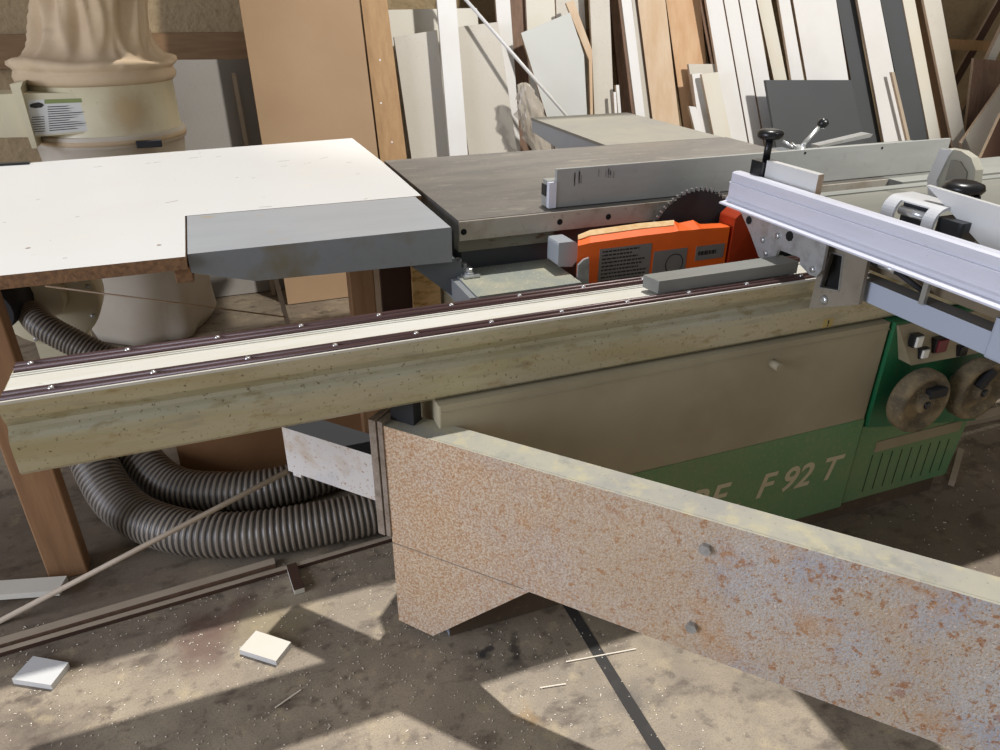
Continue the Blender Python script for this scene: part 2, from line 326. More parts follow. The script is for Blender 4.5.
# ---------------------------------------------------------------- sliding rail
rail = thing('sliding_rail', 'long dirty aluminium sliding rail with two brown guide rods, crossing the picture', 'machine rail', (.6, 1.38, 0))
X0, X1 = -.408, 2.7
prof = [(1.296, .805), (1.298, .782), (1.3, .775), (1.306, .765), (1.31, .757), (1.307, .749), (1.298, .743), (1.291, .735), (1.289, .72), (1.289, .672), (1.296, .664), (1.45, .664), (1.462, .675), (1.462, .80), (1.458, .805)]
MB().prism([(X0, y, z) for y, z in prof], (X1-X0, 0, 0)).build('rail_beam', 'rail', rail)
MB().box(X0+.001, X1, 1.296, 1.3005, .805, .8105).build('front_lip', 'strip', rail)
s = MB().box(X0+.002, X1, 1.338, 1.421, .8051, .8065)
for y in (1.345, 1.402, 1.412): s.box(X0+.002, X1, y, y+.004, .8066, .8085)
s.build('center_channel', 'strip', rail)
for nm, ya, yb in (('guide_rod', 1.3015, 1.337), ('guide_rod', 1.4225, 1.458)):
    g = MB().box(X0+.004, X1, ya, yb, .8052, .809)
    wdt = yb-ya
    for fr in (.25, .75):
        g.tube([(X0+.004, ya+wdt*fr, .809), (X1, ya+wdt*fr, .809)], .0062, 12)
    g = g.build(nm, 'guide', rail)
    for k in range(16):
        x = X0+.03+k*.165+(.05 if ya < 1.4 else 0)
        if x < 2.0: MB().lathe((x, (ya+yb)/2, .809), [(.0055, 0), (.0055, .005), (.0035, .0075)], 12).build('screw', 'screw', g)
pm = atY(828, 323, 1.2885)
wl = MB().box(pm.x-.016, pm.x+.016, 1.2882, 1.2889, pm.z-.012, pm.z+.012).build('warning_sticker', 'stk', rail)
text_mesh('!', .024, 'exclamation_mark', 'ink', wl, (pm.x-.003, 1.2878, pm.z-.009), (1, 0, 0), (0, 0, 1))
# steel bar resting on rail
o = MB().prism([(.915, 1.333, .8155), (1.32, 1.333, .8155), (1.315, 1.39, .8155), (.905, 1.385, .8155)], (0, 0, .030)).build('steel_bar', 'grngrey', bevel=.0015, origin=(1.1, 1.36, .815))
tag(o, 'flat grey steel bar lying lengthwise on the sliding rail', 'metal bar')

# ---------------------------------------------------------------- saw cabinet & tables
saw = thing('table_saw', 'large sliding table saw with beige and green cabinet and grey cast iron tables', 'table saw', (1.2, 1.9, 0))
YC = 1.272
c = MB(); c.box(.36, 1.62, YC, 1.55, .05, .66).box(.66, 1.62, 1.55, 2.5, .05, .655)
c.build('cabinet', 'body', saw, bevel=.004)
c = MB().box(.357, 1.618, YC-.0025, YC, .05, .362); c.build('green_band', 'bodygreen', saw)
MB().box(.365, 1.62, YC-.002, YC, .640, .643).build('door_ledge', 'body', saw, bevel=.002)
MB().box(.66, 2.02, YC+.01, 2.4, 0, .05).build('plinth', 'plinthm', saw)
bf = MB().box(.36, .78, YC-.014, 1.55, 0, .13); bf.m[4] = 1; bf.build('base_foot', ['plinthm', 'tube'], saw, bevel=.002)  # left face in blue-grey: cool sky light put into its colour
for x, z in ((atY(772, 363, YC).x, atY(772, 363, YC).z),): MB().cyl((x, YC-.03, z), (x, YC, z), .011, 14).build('latch_knob', 'body', saw)
# right hand control section
cs = MB().prism([(1.628, YC-.01, .335), (1.628, YC-.01, .66), (2.09, YC-.01, .66), (2.09, YC-.01, .26), (1.628, YC-.01, .335)][:4], (0, .6, 0))
cs.build('control_housing', 'green', saw, bevel=.003)
MB().prism([(1.628, YC+.004, .055), (1.628, YC+.004, .33), (2.08, YC+.004, .262), (2.06, YC+.004, .055)], (0, .6, 0)).build('vent_panel', 'bodygreen', saw)
v = MB()
for k in range(9): x = 1.70+k*.040; v.box(x, x+.0014, YC+.0025, YC+.0036, .08, .215-k*.002)
v.build('vent_slots', 'hole', saw)
MB().box(1.70, 2.05, YC+.001, YC+.0035, .225, .262).build('dirty_label', 'panelbeige', saw)
cp = MB().prism([(1.675, YC-.05, .545), (2.06, YC-.05, .535), (2.09, YC-.016, .655), (1.63, YC-.016, .655)], (0, .04, 0)); cp = cp.build('control_panel', 'panelbeige', saw, bevel=.003)
for i, (px, py, m_, w_, h_) in enumerate(((917, 341, 'whtbtn', .011, .015), (923, 353, 'whtbtn', .011, .012), (940, 345, 'redbtn', .018, .018), (961, 350, 'black', .015, .014))):
    p = atY(px, py, YC-.045)
    MB().box(p.x-w_-.004, p.x+w_+.004, YC-.05, YC-.03, p.z-h_-.003, p.z+h_+.003, 1).box(p.x-w_, p.x+w_, YC-.056, YC-.04, p.z-h_, p.z+h_, 0).build('push_button', [m_, 'black'], cp, bevel=.002)
# lettering
pF = atY(753, 498, YC); fz = pF.z
text_mesh('F 92 T', .111, 'cabinet_lettering', 'letters', saw, (pF.x, YC-.0035, fz), (1, 0, -.0), (0, 0, 1), .25)
pF = atY(685, 512, YC)
text_mesh('RE', .111, 'cabinet_lettering', 'letters', saw, (pF.x, YC-.0035, fz+.004), (1, 0, 0), (0, 0, 1), .25)
pF = atY(730, 505, YC)
text_mesh('_', .06, 'cabinet_lettering', 'letters', saw, (pF.x, YC-.0035, fz), (1, 0, 0), (0, 0, 1), .2)
# handwheels (part of the saw)
def handwheel(cx, cz, tilt):
    y = YC-.075
    wh = MB().lathe((cx, y, cz), [(.012, -.034), (.028, -.034), (.03, -.02), (.062, -.012), (.074, -.03), (.086, -.03), (.093, -.018), (.093, .01), (.085, .02), (.05, .018), (.014, .02), (.014, .07)], 40, 0, 'y').build('handwheel', 'wheel', saw)
    ca, sa = math.cos(tilt), math.sin(tilt)
    def P(u, v_, d): return (cx+u*ca-v_*sa, y+d, cz+u*sa+v_*ca)
    MB().prism([P(.0, .018, -.037), P(.062, .018, -.037), P(.062, .044, -.037), P(.0, .044, -.037)], (0, .018, 0)).build('folding_handle', 'blackm', wh, bevel=.004)
    MB().lathe((cx, y-.0345, cz), [(.012, 0), (.012, -.004), (.008, -.006)], 14, 0, 'y').build('hub_cap', 'black', wh)
pa, pb_ = atY(921, 402, YC-.09), atY(978, 390, YC-.09)
handwheel(pa.x, pa.z, .0); handwheel(pb_.x, pb_.z, .9)
# main cast table
MB().box(.577, 2.06, 1.777, 2.625, .862, .905).build('cast_iron_table', 'cast', saw, bevel=.003)
e = MB().box(.577, 2.06, 1.768, 1.777, .852, .9035); e = e.build('machined_edge', 'castedge', saw)
for x in (.588, .868, 1.02): MB().cyl((x, 1.7675, .876), (x, 1.772, .876), .0085, 16).build('bolt_hole', 'hole', e)
MB().box(.60, 2.3, 1.83, 2.55, .66, .862).build('table_underbody', 'slabdk', saw)
MB().box(.58, .86, 1.79, 1.83, .815, .862).build('rusty_rib', 'rib', saw)
MB().box(.57, 1.6, 1.462, 1.80, .45, .66).build('saw_trough', 'slabdk', saw)
# groove inserts on the right table
t = MB().box(2.06, 3.7, 1.715, 1.835, .87, .905); t.build('right_table_strip', 'grngrey', saw, bevel=.003)
t = MB().box(2.06, 3.7, 1.85, 1.96, .85, .893); t.build('rear_guide_bar', 'grngrey', saw, bevel=.003)
# rear extension
ex = MB().prism([(1.48, 2.63, .905), (2.045, 2.63, .905), (2.045, 3.43, .905), (1.50, 3.43, .905)], (0, 0, -.012)); ex.build('outfeed_table', 'ext', saw, bevel=.003)
MB().prism([(1.485, 2.64, .893), (1.505, 3.425, .893), (1.505, 3.425, .84), (1.485, 2.64, .77)], (.56, 0, 0)).build('outfeed_apron', 'slab', saw)
# left steel slab
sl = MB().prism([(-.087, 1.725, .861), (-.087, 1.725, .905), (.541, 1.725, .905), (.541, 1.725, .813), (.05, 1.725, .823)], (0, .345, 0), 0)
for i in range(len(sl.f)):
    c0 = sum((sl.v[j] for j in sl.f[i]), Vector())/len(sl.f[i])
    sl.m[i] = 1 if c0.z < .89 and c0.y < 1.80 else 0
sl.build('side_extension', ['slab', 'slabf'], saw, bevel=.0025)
MB().prism([(.43, 1.75, .812), (.56, 1.75, .812), (.60, 1.75, .74), (.60, 1.75, .66), (.555, 1.75, .70)], (0, .25, 0)).build('extension_bracket', 'slabdk', saw)
# grey scoring box between rail and table
gb = MB().box(.562, .853, 1.592, 1.80, .70, .762, 0, 1).build('scoring_unit_cover', ['slabf', 'box'], saw, bevel=.003)
MB().box(.545, .562, 1.60, 1.90, .70, .757).build('side_flange', 'slabf', gb, bevel=.002)
MB().box(.572, .618, 1.72, 1.86, .7622, .768).build('clamp_bar', 'steel', gb, bevel=.002)
for y in (1.745, 1.79, 1.835): MB().lathe((.595, y, .768), [(.014, 0), (.014, .004), (.009, .005), (.009, .015), (.004, .017)], 6, sm=False).build('hex_bolt', 'steel', gb)
# white knob block & plate
MB().prism([(.825, 1.68, .78), (.825, 1.68, .846), (.868, 1.68, .846), (.886, 1.68, .836), (.89, 1.68, .80), (.868, 1.68, .775)], (0, .07, 0)).build('riving_cam', 'slab', saw, bevel=.008)
MB().prism([(.862, 1.632, .795), (.877, 1.632, .808), (.893, 1.632, .812), (.900, 1.632, .66), (.862, 1.632, .66)], (0, .008, 0)).build('end_plate', 'galv', saw, bevel=.001)
# orange guard
gt = [(578, 236), (590, 231), (640, 224), (674, 221), (679, 223), (693, 220), (700, 224), (724, 223)]
gp = [atY(x, y, 1.705) for x, y in gt]; gf = [atY(x, y, 1.65) for x, y in ((578, 246), (590, 243), (640, 236), (674, 232), (679, 231), (693, 230), (700, 229), (730, 227))]
g = MB(); n = len(gp)
top_ = [Vector(p) for p in gp]; fr_ = [Vector(p) for p in gf]
vv = top_+fr_+[Vector((p.x, 1.65, .68)) for p in fr_]+[Vector((p.x, 1.705, .68)) for p in top_]
ff = []
for a in range(3): ff += [(a*n+k, a*n+k+1, (a+1)*n+k+1, (a+1)*n+k) for k in range(n-1)]
ff += [(3*n+k, 3*n+k+1, k+1, k) for k in range(n-1)]+[(0, n, 2*n, 3*n), (n-1, 4*n-1, 3*n-1, 2*n-1)]
gd = g.add(vv, ff).build('orange_guard', 'orange', saw)
d3 = MB()
for k in range(3):
    q_ = [top_[k], top_[k+1], top_[k+1].lerp(fr_[k+1], .45), top_[k].lerp(fr_[k], .45)]
    d3.prism([p+Vector((0, 0, .0008)) for p in q_], (0, 0, .002))
d3.build('sawdust_layer', 'dust', gd)
MB().prism([(1.36, 1.648, .68), (1.365, 1.648, .868), (1.385, 1.648, .885), (1.42, 1.648, .884), (1.51, 1.648, .68)], (0, .07, 0)).build('guard_end', 'orangedk', gd, bevel=.003)
def sticker(x0, x1, z0, z1, y, rows, parent, header=False):
    l = MB().box(x0, x1, y-.0015, y, z0, z1).build('sticker', 'lbl', parent)
    b = MB(); hh = (z1-z0)
    rnd = random.Random(int(x0*1000))
    for r in range(rows):
        z = z1-hh*(r+.8)/(rows+.6); h2 = hh/(rows+.6)*.22; x = x0+.008; xe = x1-.01-rnd.random()*(x1-x0)*.35
        while x < xe:
            wl = .004+rnd.random()*.010; b.box(x, min(x+wl, xe), y-.0021, y-.0014, z-h2, z+h2); x += wl+.0025
    b.build('print', 'ink', l)
    return l
sticker(.933, 1.095, .725, .826, 1.65, 9, gd)
l2 = MB().box(1.105, 1.215, 1.6485, 1.65, .72, .800).build('sticker', 'lbl', gd)
ring = MB()
for k in range(24):
    a0, a1 = 2*math.pi*k/24, 2*math.pi*(k+1)/24; r0, r1 = .027, .030
    ring.add([(1.175+r*math.cos(a)*1.0, 1.6480, .757+r*math.sin(a)) for a in (a0, a1) for r in (r0, r1)], [(0, 1, 3, 2)])
ring.build('printed_circle', 'ink', l2)
sticker(1.245, 1.342, .757, .799, 1.65, 1, gd)
# blade
bl = MB(); nT = 60; cx, cz, R0 = 1.293, .787, .157
ol = []
for k in range(nT):
    a = -2*math.pi*k/nT
    ol += [(R0-.012, a), (R0-.010, a-.02), (R0, a-.035), (R0, a-.062), (R0-.008, a-.068)]
bl.prism([(cx+r*math.cos(a), 1.735, cz+r*math.sin(a)) for r, a in ol], (0, .003, 0))
blade = bl.build('saw_blade', 'blackm', saw)
tt = MB()
for k in range(nT):
    a = -2*math.pi*(k/nT)-.05
    d = Vector((math.cos(a), 0, math.sin(a))); p = Vector((cx, 1.7365, cz))+d*(R0-.003); q = Vector((-d.z, 0, d.x))
    tt.prism([p+q*.0025-d*.004+Vector((0, -.003, 0)), p+q*.0025+d*.004+Vector((0, -.003, 0)), p-q*.0025+d*.004+Vector((0, -.003, 0)), p-q*.0025-d*.004+Vector((0, -.003, 0))], (0, .006, 0))
tt.build('carbide_teeth', 'steel', blade)

# ---------------------------------------------------------------- rip fence
rf = thing('rip_fence', 'long straight grey aluminium rip fence standing across the cast iron table', 'saw fence', (1.6, 1.83, .905))
MB().box(.868, 2.335, 1.80, 1.812, .907, 1.012).build('fence_face', 'alugrey', rf, bevel=.0015)
q = [(1.812, .908), (1.812, .98), (1.845, .98), (1.845, .972), (1.822, .966), (1.822, .935), (1.850, .935), (1.850, .908)]
MB().prism([(.848, y-.0, z) for y, z in q], (1.48, 0, 0)).build('fence_foot', 'alugrey', rf)
MB().box(.846, .868, 1.797, 1.812, .908, .978, 0).build('fence_end', 'alu', rf)
MB().box(.845, .8475, 1.818, 1.846, .937, .968).build('fence_end_insert', 'ink', rf)
for px, py in ((805, 153), (882, 148)):
    p = atY(px, py, 1.8); MB().cyl((p.x, 1.7985, p.z), (p.x, 1.801, p.z), .004, 10).build('fence_hole', 'hole', rf)
def scuff(x, z, w_, h_, seed):
    r = random.Random(seed); b = MB()
    for k in range(7):
        u = x+r.uniform(-w_, w_)/2; b.box(u, u+r.uniform(.002, .005), 1.7992, 1.8002, z-h_*r.uniform(.2, 1)/2, z+h_*r.uniform(.2, 1)/2)
    b.build('scuff_mark', 'tubetop', rf)
scuff(.93, .985, .035, .045, 3); scuff(1.02, .99, .05, .03, 5)
# clamp lever behind fence
lv = thing('clamp_lever', 'chrome clamp lever with a black ball standing up behind the rip fence', 'clamp lever', (2.07, 2.2, .905))
MB().lathe((2.07, 2.2, .905), [(.035, 0), (.035, .012), (.02, .02), (.018, .035)], 20).build('lever_base', 'steel', lv)
MB().tube([(2.07, 2.2, .93), (2.10, 2.2, .96), (2.15, 2.2, 1.01)], .008, 12).build('lever_arm', 'steel', lv)
MB().lathe((2.157, 2.2, 1.014), [(.001, -.02), (.012, -.017), (.019, -.008), (.021, 0), (.019, .008), (.012, .017), (.001, .02)], 20).build('ball_knob', 'black', lv)
for dx, dy in ((.06, 0), (.055, .05), (.0, -.02)):
    MB().cyl((2.07+dx*.2, 2.2+dy*.2, .915), (2.07-dx*.75, 2.2+dy, .95), .005, 8).build('spoke', 'steel', lv)
o = MB().prism([(2.16, 2.2, .925), (2.41, 2.2, .950), (2.42, 2.2, .962), (2.40, 2.2, .965), (2.16, 2.2, .934)], (0, .04, 0)).build('guide_bar', 'steel', bevel=.001, origin=(2.3, 2.2, .92))
tag(o, 'thin polished steel bar rising to the right behind the rip fence, beside the chrome lever', 'metal bar')
MB().box(2.1, 2.75, 2.15, 2.3, .85, .905).build('fence_carrier', 'grngrey', saw, bevel=.003)

# ---------------------------------------------------------------- carriage table + crosscut fence
ct = thing('sliding_table', 'greenish grey sliding carriage table riding on the rail behind the crosscut fence', 'sliding table', (2.0, 1.45, .81))
MB().box(1.46, 3.4, 1.20, 1.66, .835, .90).build('table_plate', 'plate2', ct, bevel=.003)
MB().box(1.46, 3.4, 1.664, 1.70, .85, .903).build('edge_bar', 'grngrey', ct, bevel=.002)
MB().box(1.5, 3.2, 1.32, 1.44, .812, .835).build('slide_runner', 'slabdk', ct)
pl = MB().prism([(1.3, y, z) for y, z in ((1.60, .93), (1.55, .915), (1.50, .87), (1.455, .822), (1.40, .822), (1.39, .862), (1.312, .864), (1.309, .848), (1.272, .834), (1.25, .836), (1.238, .857), (1.240, .918), (1.255, .93))], (.008, 0, 0))
pl = pl.build('bracket_plate', 'galv', ct, bevel=.001)
for y, z, r in ((1.515, .905, .011), (1.36, .905, .013)): MB().cyl((1.2985, y, z), (1.301, y, z), r, 8).build('plate_hole', 'hole', pl)
for y, z in ((1.43, .84), (1.265, .85), (1.45, .87), (1.40, .895)): MB().lathe((1.3, y, z), [(.008, 0), (.008, -.004), (.004, -.006)], 12, 0, 'x').build('bolt', 'steel', pl)
yz = lambda q, X: [(X, y, z) for y, z in q]
outer = [(1.285, .736), (1.281, .915), (1.272, .928), (1.15, .928), (1.143, .80)]
win = [(1.262, .80), (1.253, .892), (1.214, .894), (1.203, .812)]
# plate with a window: four bands
bp = MB()
bp.prism(yz([(1.285, .736), (1.281, .915), (1.272, .928), (1.253, .892), (1.262, .80)], 1.335), (.01, 0, 0))
bp.prism(yz([(1.272, .928), (1.15, .928), (1.214, .894), (1.253, .892)], 1.335), (.01, 0, 0))
bp.prism(yz([(1.15, .928), (1.143, .80), (1.203, .812), (1.214, .894)], 1.335), (.01, 0, 0))
bp.prism(yz([(1.143, .80), (1.285, .736), (1.262, .80), (1.203, .812)], 1.335), (.01, 0, 0))
bp = bp.build('hanger_plate', 'zincdull', ct)
sk = MB(); 
for i in range(4):
    a, b_ = win[i], win[(i+1) % 4]
    sk.prism([(1.330, a[0], a[1]), (1.330, b_[0], b_[1]), (1.345, b_[0], b_[1]), (1.345, a[0], a[1])], (0, .002 if i % 2 == 0 else 0, 0 if i % 2 == 0 else .002))
sk.build('window_rim', 'steel', bp)
MB().box(1.352, 1.36, 1.19, 1.275, .785, .905).build('tube_inside', 'hole', bp)
MB().lathe((1.335, 1.243, .775), [(.012, 0), (.011, -.004), (.006, -.007)], 14, 0, 'x').build('bolt', 'steel', bp)
tb = MB().box(1.362, 1.41, .66, 1.238, .80, .85, 0, 1).build('support_tube', ['tube', 'tubetop'], ct, bevel=.002)
cf = thing('crosscut_fence', 'pale aluminium crosscut fence running towards the viewer above the rail', 'saw fence', (1.32, 1.2, .93))
fp = [(1.270, .93), (1.270, .934), (1.290, .938), (1.292, .945), (1.296, .949), (1.296, .984), (1.293, .985), (1.293, .9865), (1.299, .988), (1.299, 1.010), (1.305, 1.014), (1.325, 1.014), (1.325, 1.0), (1.335, 1.0), (1.335, .95), (1.345, .94), (1.345, .93)]
MB().prism([(x+.0, .66, z) for x, z in fp], (0, .95, 0)).build('fence_extrusion', 'alu', cf)
MB().box(1.3245, 1.34, .66, 1.60, 1.0, 1.007).build('slot_lip', 'alu', cf)
MB().box(1.345, 1.47, .66, 1.19, .928, .936).build('rear_flange', 'alugrey', cf)
# black clamp knob
ck = MB().box(1.345, 1.40, 1.545, 1.60, 1.0, 1.045).build('clamp_block', 'black', cf, bevel=.006)
MB().cyl((1.372, 1.572, 1.045), (1.372, 1.572, 1.10), .0095, 16).build('clamp_screw', 'black', cf)
MB().lathe((1.372, 1.572, 1.098), [(.012, 0), (.026, .002), (.033, .008), (.034, .016), (.030, .023), (.020, .026), (.006, .0255)], 28).build('clamp_knob', 'black', cf)
o = MB().box(1.347, 1.366, 1.355, 1.54, .985, 1.052, 0)
for i, f in enumerate(o.f):
    c0 = sum((o.v[j] for j in f), Vector())/len(f)
    if c0.y < 1.356: o.m[i] = 1
o = o.build('white_board_offcut', ['lam', 'tanedge'], origin=(1.36, 1.45, .985), bevel=.001); tag(o, 'short white laminated offcut standing behind the crosscut fence next to its black knob', 'board offcut')
# silver flip stop
fs = thing('flip_stop', 'cast silver flip stop with black block clamped on the crosscut fence', 'fence stop', (1.40, 1.10, .99))
A_ = [(1.385+.035-math.cos(math.pi*k/16)*.035, 1.005+math.sin(math.pi*k/16)*.034) for k in range(9)]
prof_ = [(1.385, .982)]+A_+[(1.47, 1.039), (1.47, 1.034), (1.420, 1.034), (1.40, 1.028), (1.391, 1.005), (1.391, .982)]
def shell(y0, y1, z0=0): return MB().prism([(x, y0, z) for x, z in prof_], (0, y1-y0, 0))
shell(1.055, 1.083).build('stop_shell', 'guardwht', fs, bevel=.001)
shell(1.157, 1.19).build('stop_shell', 'guardwht', fs, bevel=.001)
MB().box(1.3852, 1.391, 1.083, 1.157, .982, .992).build('stop_lower_bridge', 'guardwht', fs)
MB().prism([(x, 1.083, z) for x, z in A_[5:]+[(1.47, 1.039), (1.47, 1.034), (1.42, 1.034), (1.402, 1.030)]], (0, .074, 0)).build('stop_upper_bridge', 'guardwht', fs)
MB().cyl((1.404, 1.085, 1.012), (1.404, 1.155, 1.012), .010, 16).build('stop_roller', 'steel', fs)
MB().box(1.41, 1.412, 1.083, 1.157, .982, 1.03).build('stop_inside', 'blackm', fs)
MB().box(1.40, 1.46, 1.0, 1.062, .97, 1.02).build('stop_block', 'black', fs, bevel=.008)
MB().cyl((1.50, 1.06, .97), (1.50, 1.06, 1.055), .008, 12).build('stop_screw', 'black', fs)
pk = atX(962, 194, 1.50)
MB().lathe((1.50, pk.y, pk.z), [(.015, 0), (.036, .003), (.042, .012), (.038, .022), (.024, .027)], 28).build('stop_knob', 'black', fs)
# white blade cover
sh = thing('blade_cover', 'rounded white plastic blade cover at the right end of the rip fence', 'blade guard', (2.0, 1.5, .90))
prof_ = [(1.56, .905), (1.575, .95), (1.56, 1.035), (1.545, 1.042), (1.50, 1.042), (1.465, 1.03), (1.44, 1.0), (1.432, .96), (1.435, .905)]
MB().prism([(2.0, y, z) for y, z in prof_], (.03, 0, 0)).build('cover_shell', 'guardgrey', sh, bevel=.006)
MB().prism([(1.992, y, z) for y, z in ((1.56, .905), (1.578, .95), (1.563, 1.038), (1.525, 1.043), (1.53, 1.02), (1.545, .95), (1.53, .905))], (.012, 0, 0)).build('cover_rim', 'guardwht', sh, bevel=.003)
MB().prism([(1.994, y, z) for y, z in ((1.52, .92), (1.52, 1.015), (1.49, 1.015), (1.46, .99), (1.455, .95), (1.46, .92))], (.012, 0, 0)).build('cover_panel', 'ext', sh, bevel=.003)
# triangular fence board
pq = [atX(*q, 1.425) for q in ((926, 185), (1000, 207), (1000, 262), (987, 252))]
pq = [pq[0], pq[0]+(pq[1]-pq[0])*2.4, pq[3]+(pq[1]-pq[0])*2.0, pq[3]]
o = MB().prism(pq, (.012, 0, 0)).build('mitre_board', 'lam', bevel=.001, origin=pq[3])
tag(o, 'white pointed board cut on a slant, at the right edge behind the crosscut fence', 'board')
# linkage under the fence
lk = thing('stop_linkage', 'small dark rod and knob linkage hanging between the crosscut fence and its support tube', 'linkage', (1.42, 1.1, .90))
MB().cyl((1.355, 1.13, .90), (1.355, 1.165, .902), .011, 14).build('link_sleeve', 'black', lk)
MB().cyl((1.355, 1.085, .898), (1.355, 1.13, .90), .009, 14).build('link_collar', 'steel', lk)
MB().cyl((1.355, 1.085, .897), (1.38, 1.02, .865), .006, 10).build('link_rod', 'blackm', lk)
MB().box(1.352, 1.362, 1.0, 1.012, .850, .926).build('link_pin', 'steel', lk)
MB().box(1.40, 1.44, .75, 1.2, .86, .93).build('fence_bracket', 'bracketdk', lk, bevel=.003)
o = MB().box(1.350, 1.43, .70, .845, .80, .885).build('tube_clamp', 'tube', origin=(1.4, .8, .80), bevel=.006); tag(o, 'grey clamp collar around the support tube at the right edge', 'clamp')

# ---------------------------------------------------------------- rusty outrigger arm
arm = thing('outrigger_arm', 'rusty speckled steel outrigger arm reaching diagonally over the floor', 'support arm', (.3, 1.35, 0))
A = Vector((.25, 1.328)); B = Vector((1.01, .48)); u = (B-A).normalized(); nrm = Vector((-u.y, u.x))   # behind
def AP(s_, z, d=0): p = A+u*s_+nrm*d; return (p.x, p.y, z)
Ltot = 1.9; TH = .070
pts = [(0, .604), (Ltot, .604), (Ltot, .275), (.355, .283), (.10, .024), (.0, .030)]
am = MB().prism([AP(s_, z) for s_, z in pts], (nrm.x*.006, nrm.y*.006, 0), 0)
am.prism([AP(0, .604, .0055), AP(Ltot, .604, .0055), AP(Ltot, .535, .0055), AP(0, .535, .0055)], (nrm.x*(TH-.0055), nrm.y*(TH-.0055), 0), 0)
for i, f in enumerate(am.f):
    c0 = sum((am.v[j] for j in f), Vector())/len(f)
    if c0.z > .6: am.m[i] = 1
am.build('arm_beam', ['rust', 'armtop'], arm, bevel=.0018)
MB().prism([AP(-.012, .30, -.004), AP(-.012, .614, -.004), AP(-.012, .614, TH+.004), AP(-.012, .30, TH+.004)], (u.x*.012, u.y*.012, 0)).build('end_plate', 'endpl', arm, bevel=.002)
MB().prism([AP(-.034, .30, -.006), AP(-.034, .614, -.006), AP(-.034, .614, TH+.006), AP(-.034, .30, TH+.006)], (u.x*.018, u.y*.018, 0)).build('end_plate', 'endpl', arm, bevel=.002)
MB().prism([AP(.0, .283, -.0008), AP(.34, .287, -.0008), AP(.34, .2845, -.0008), AP(.0, .2805, -.0008)], (nrm.x*.0008, nrm.y*.0008, 0)).build('weld_seam', 'endpl', arm)
for s_, z in ((.70, .543), (.70, .349)):
    p = Vector(AP(s_, z)); d = Vector((-nrm.x, -nrm.y, 0)); sd = Vector((u.x, u.y, 0)); b = MB()
    b.prism([p+(sd*math.cos(k*math.pi/3)+Vector((0, 0, 1))*math.sin(k*math.pi/3))*.0115 for k in range(6)], d*.010)
    b.build('hex_bolt', 'galv', arm, bevel=.0015)
sw = Vector(AP(.0, .0)); 
inn = MB().prism([AP(-.305, .512, .006), AP(-.02, .512, .006), AP(-.02, .385, .006), AP(-.305, .385, .006)], (nrm.x*.07, nrm.y*.07, 0), 0)
for i, f in enumerate(inn.f):
    c0 = sum((inn.v[j] for j in f), Vector())/len(f)
    if c0.z > .51: inn.m[i] = 1
inn.build('inner_beam', ['whiterust', 'blackm'], arm, bevel=.002)
MB().prism([AP(-.295, .385, .01), AP(-.27, .385, .01), AP(-.27, .372, .01), AP(-.295, .372, .01)], (nrm.x*.02, nrm.y*.02, 0)).build('beam_tab', 'whiterust', arm)
MB().prism([AP(.0, .6, .03), AP(.06, .6, .03), AP(.06, .66, .03), AP(.0, .66, .03)], (nrm.x*.03, nrm.y*.03, 0)).build('pivot_post', 'blackm', arm)

# ---------------------------------------------------------------- white wooden side table
wt = thing('side_table', 'big white laminate tabletop on wooden legs at the left of the saw', 'table', (-.4, 2.3, 0))
poly = [(-1.5, 1.708), (-.091, 1.708), (-.091, 2.074), (.560, 2.074), (.566, 2.62), (.560, 3.135), (-1.5, 2.91)]
tp = MB().prism([(x, y, .905) for x, y in poly], (0, 0, -.030), 0, 1, 1)
tp.build('tabletop', ['lam', 'chip'], wt)
MB().box(-.122, -.083, 1.725, 1.80, .838, .874).build('corner_cleat', 'chip', wt, bevel=.003)
MB().box(-.602, -.507, 1.832, 1.892, 0, .874).build('leg', 'legwood', wt, bevel=.004)
p0, p1 = atY(349, 275, 2.09), atY(374, 275, 2.09)
MB().box(p0.x, p1.x, 2.09, 2.15, 0, .874).build('leg', 'legwood', wt, bevel=.004)
MB().box(-1.4, -1.3, 1.8, 1.86, 0, .874).build('leg', 'legwood', wt, bevel=.004)
MB().box(-1.4, -1.3, 2.8, 2.86, 0, .874).build('leg', 'legwood', wt, bevel=.004)
mk = MB(); rr_ = random.Random(2)
for k in range(26):
    x, y = rr_.uniform(-.6, .5), rr_.uniform(1.76, 3.0)
    if y < 2.08 and x > -.1: continue
    a = rr_.uniform(-.3, .9); l_ = rr_.uniform(.002, .02); w_ = .0008; dx, dy = math.cos(a)*l_, math.sin(a)*l_; ex_, ey = -math.sin(a)*w_, math.cos(a)*w_
    mk.prism([(x-dx-ex_, y-dy-ey, .9052), (x+dx-ex_, y+dy-ey, .9052), (x+dx+ex_, y+dy+ey, .9052), (x-dx+ex_, y-dy+ey, .9052)], (0, 0, .0002))
for q_ in ((159, 245), (28, 248)):
    p = atZ(*q_, .9052); mk.lathe((p.x, p.y, .9052), [(.0055, 0), (.005, .0003)], 10)
mk.build('scratch_marks', 'endpl', bpy.data.objects['side_table'])
o = MB().box(-1.05, -.592, 2.975, 3.000, .905, .913).build('black_strip', 'black', origin=(-.8, 3.0, .905)); tag(o, 'flat black strip lying on the back edge of the white tabletop', 'strip')

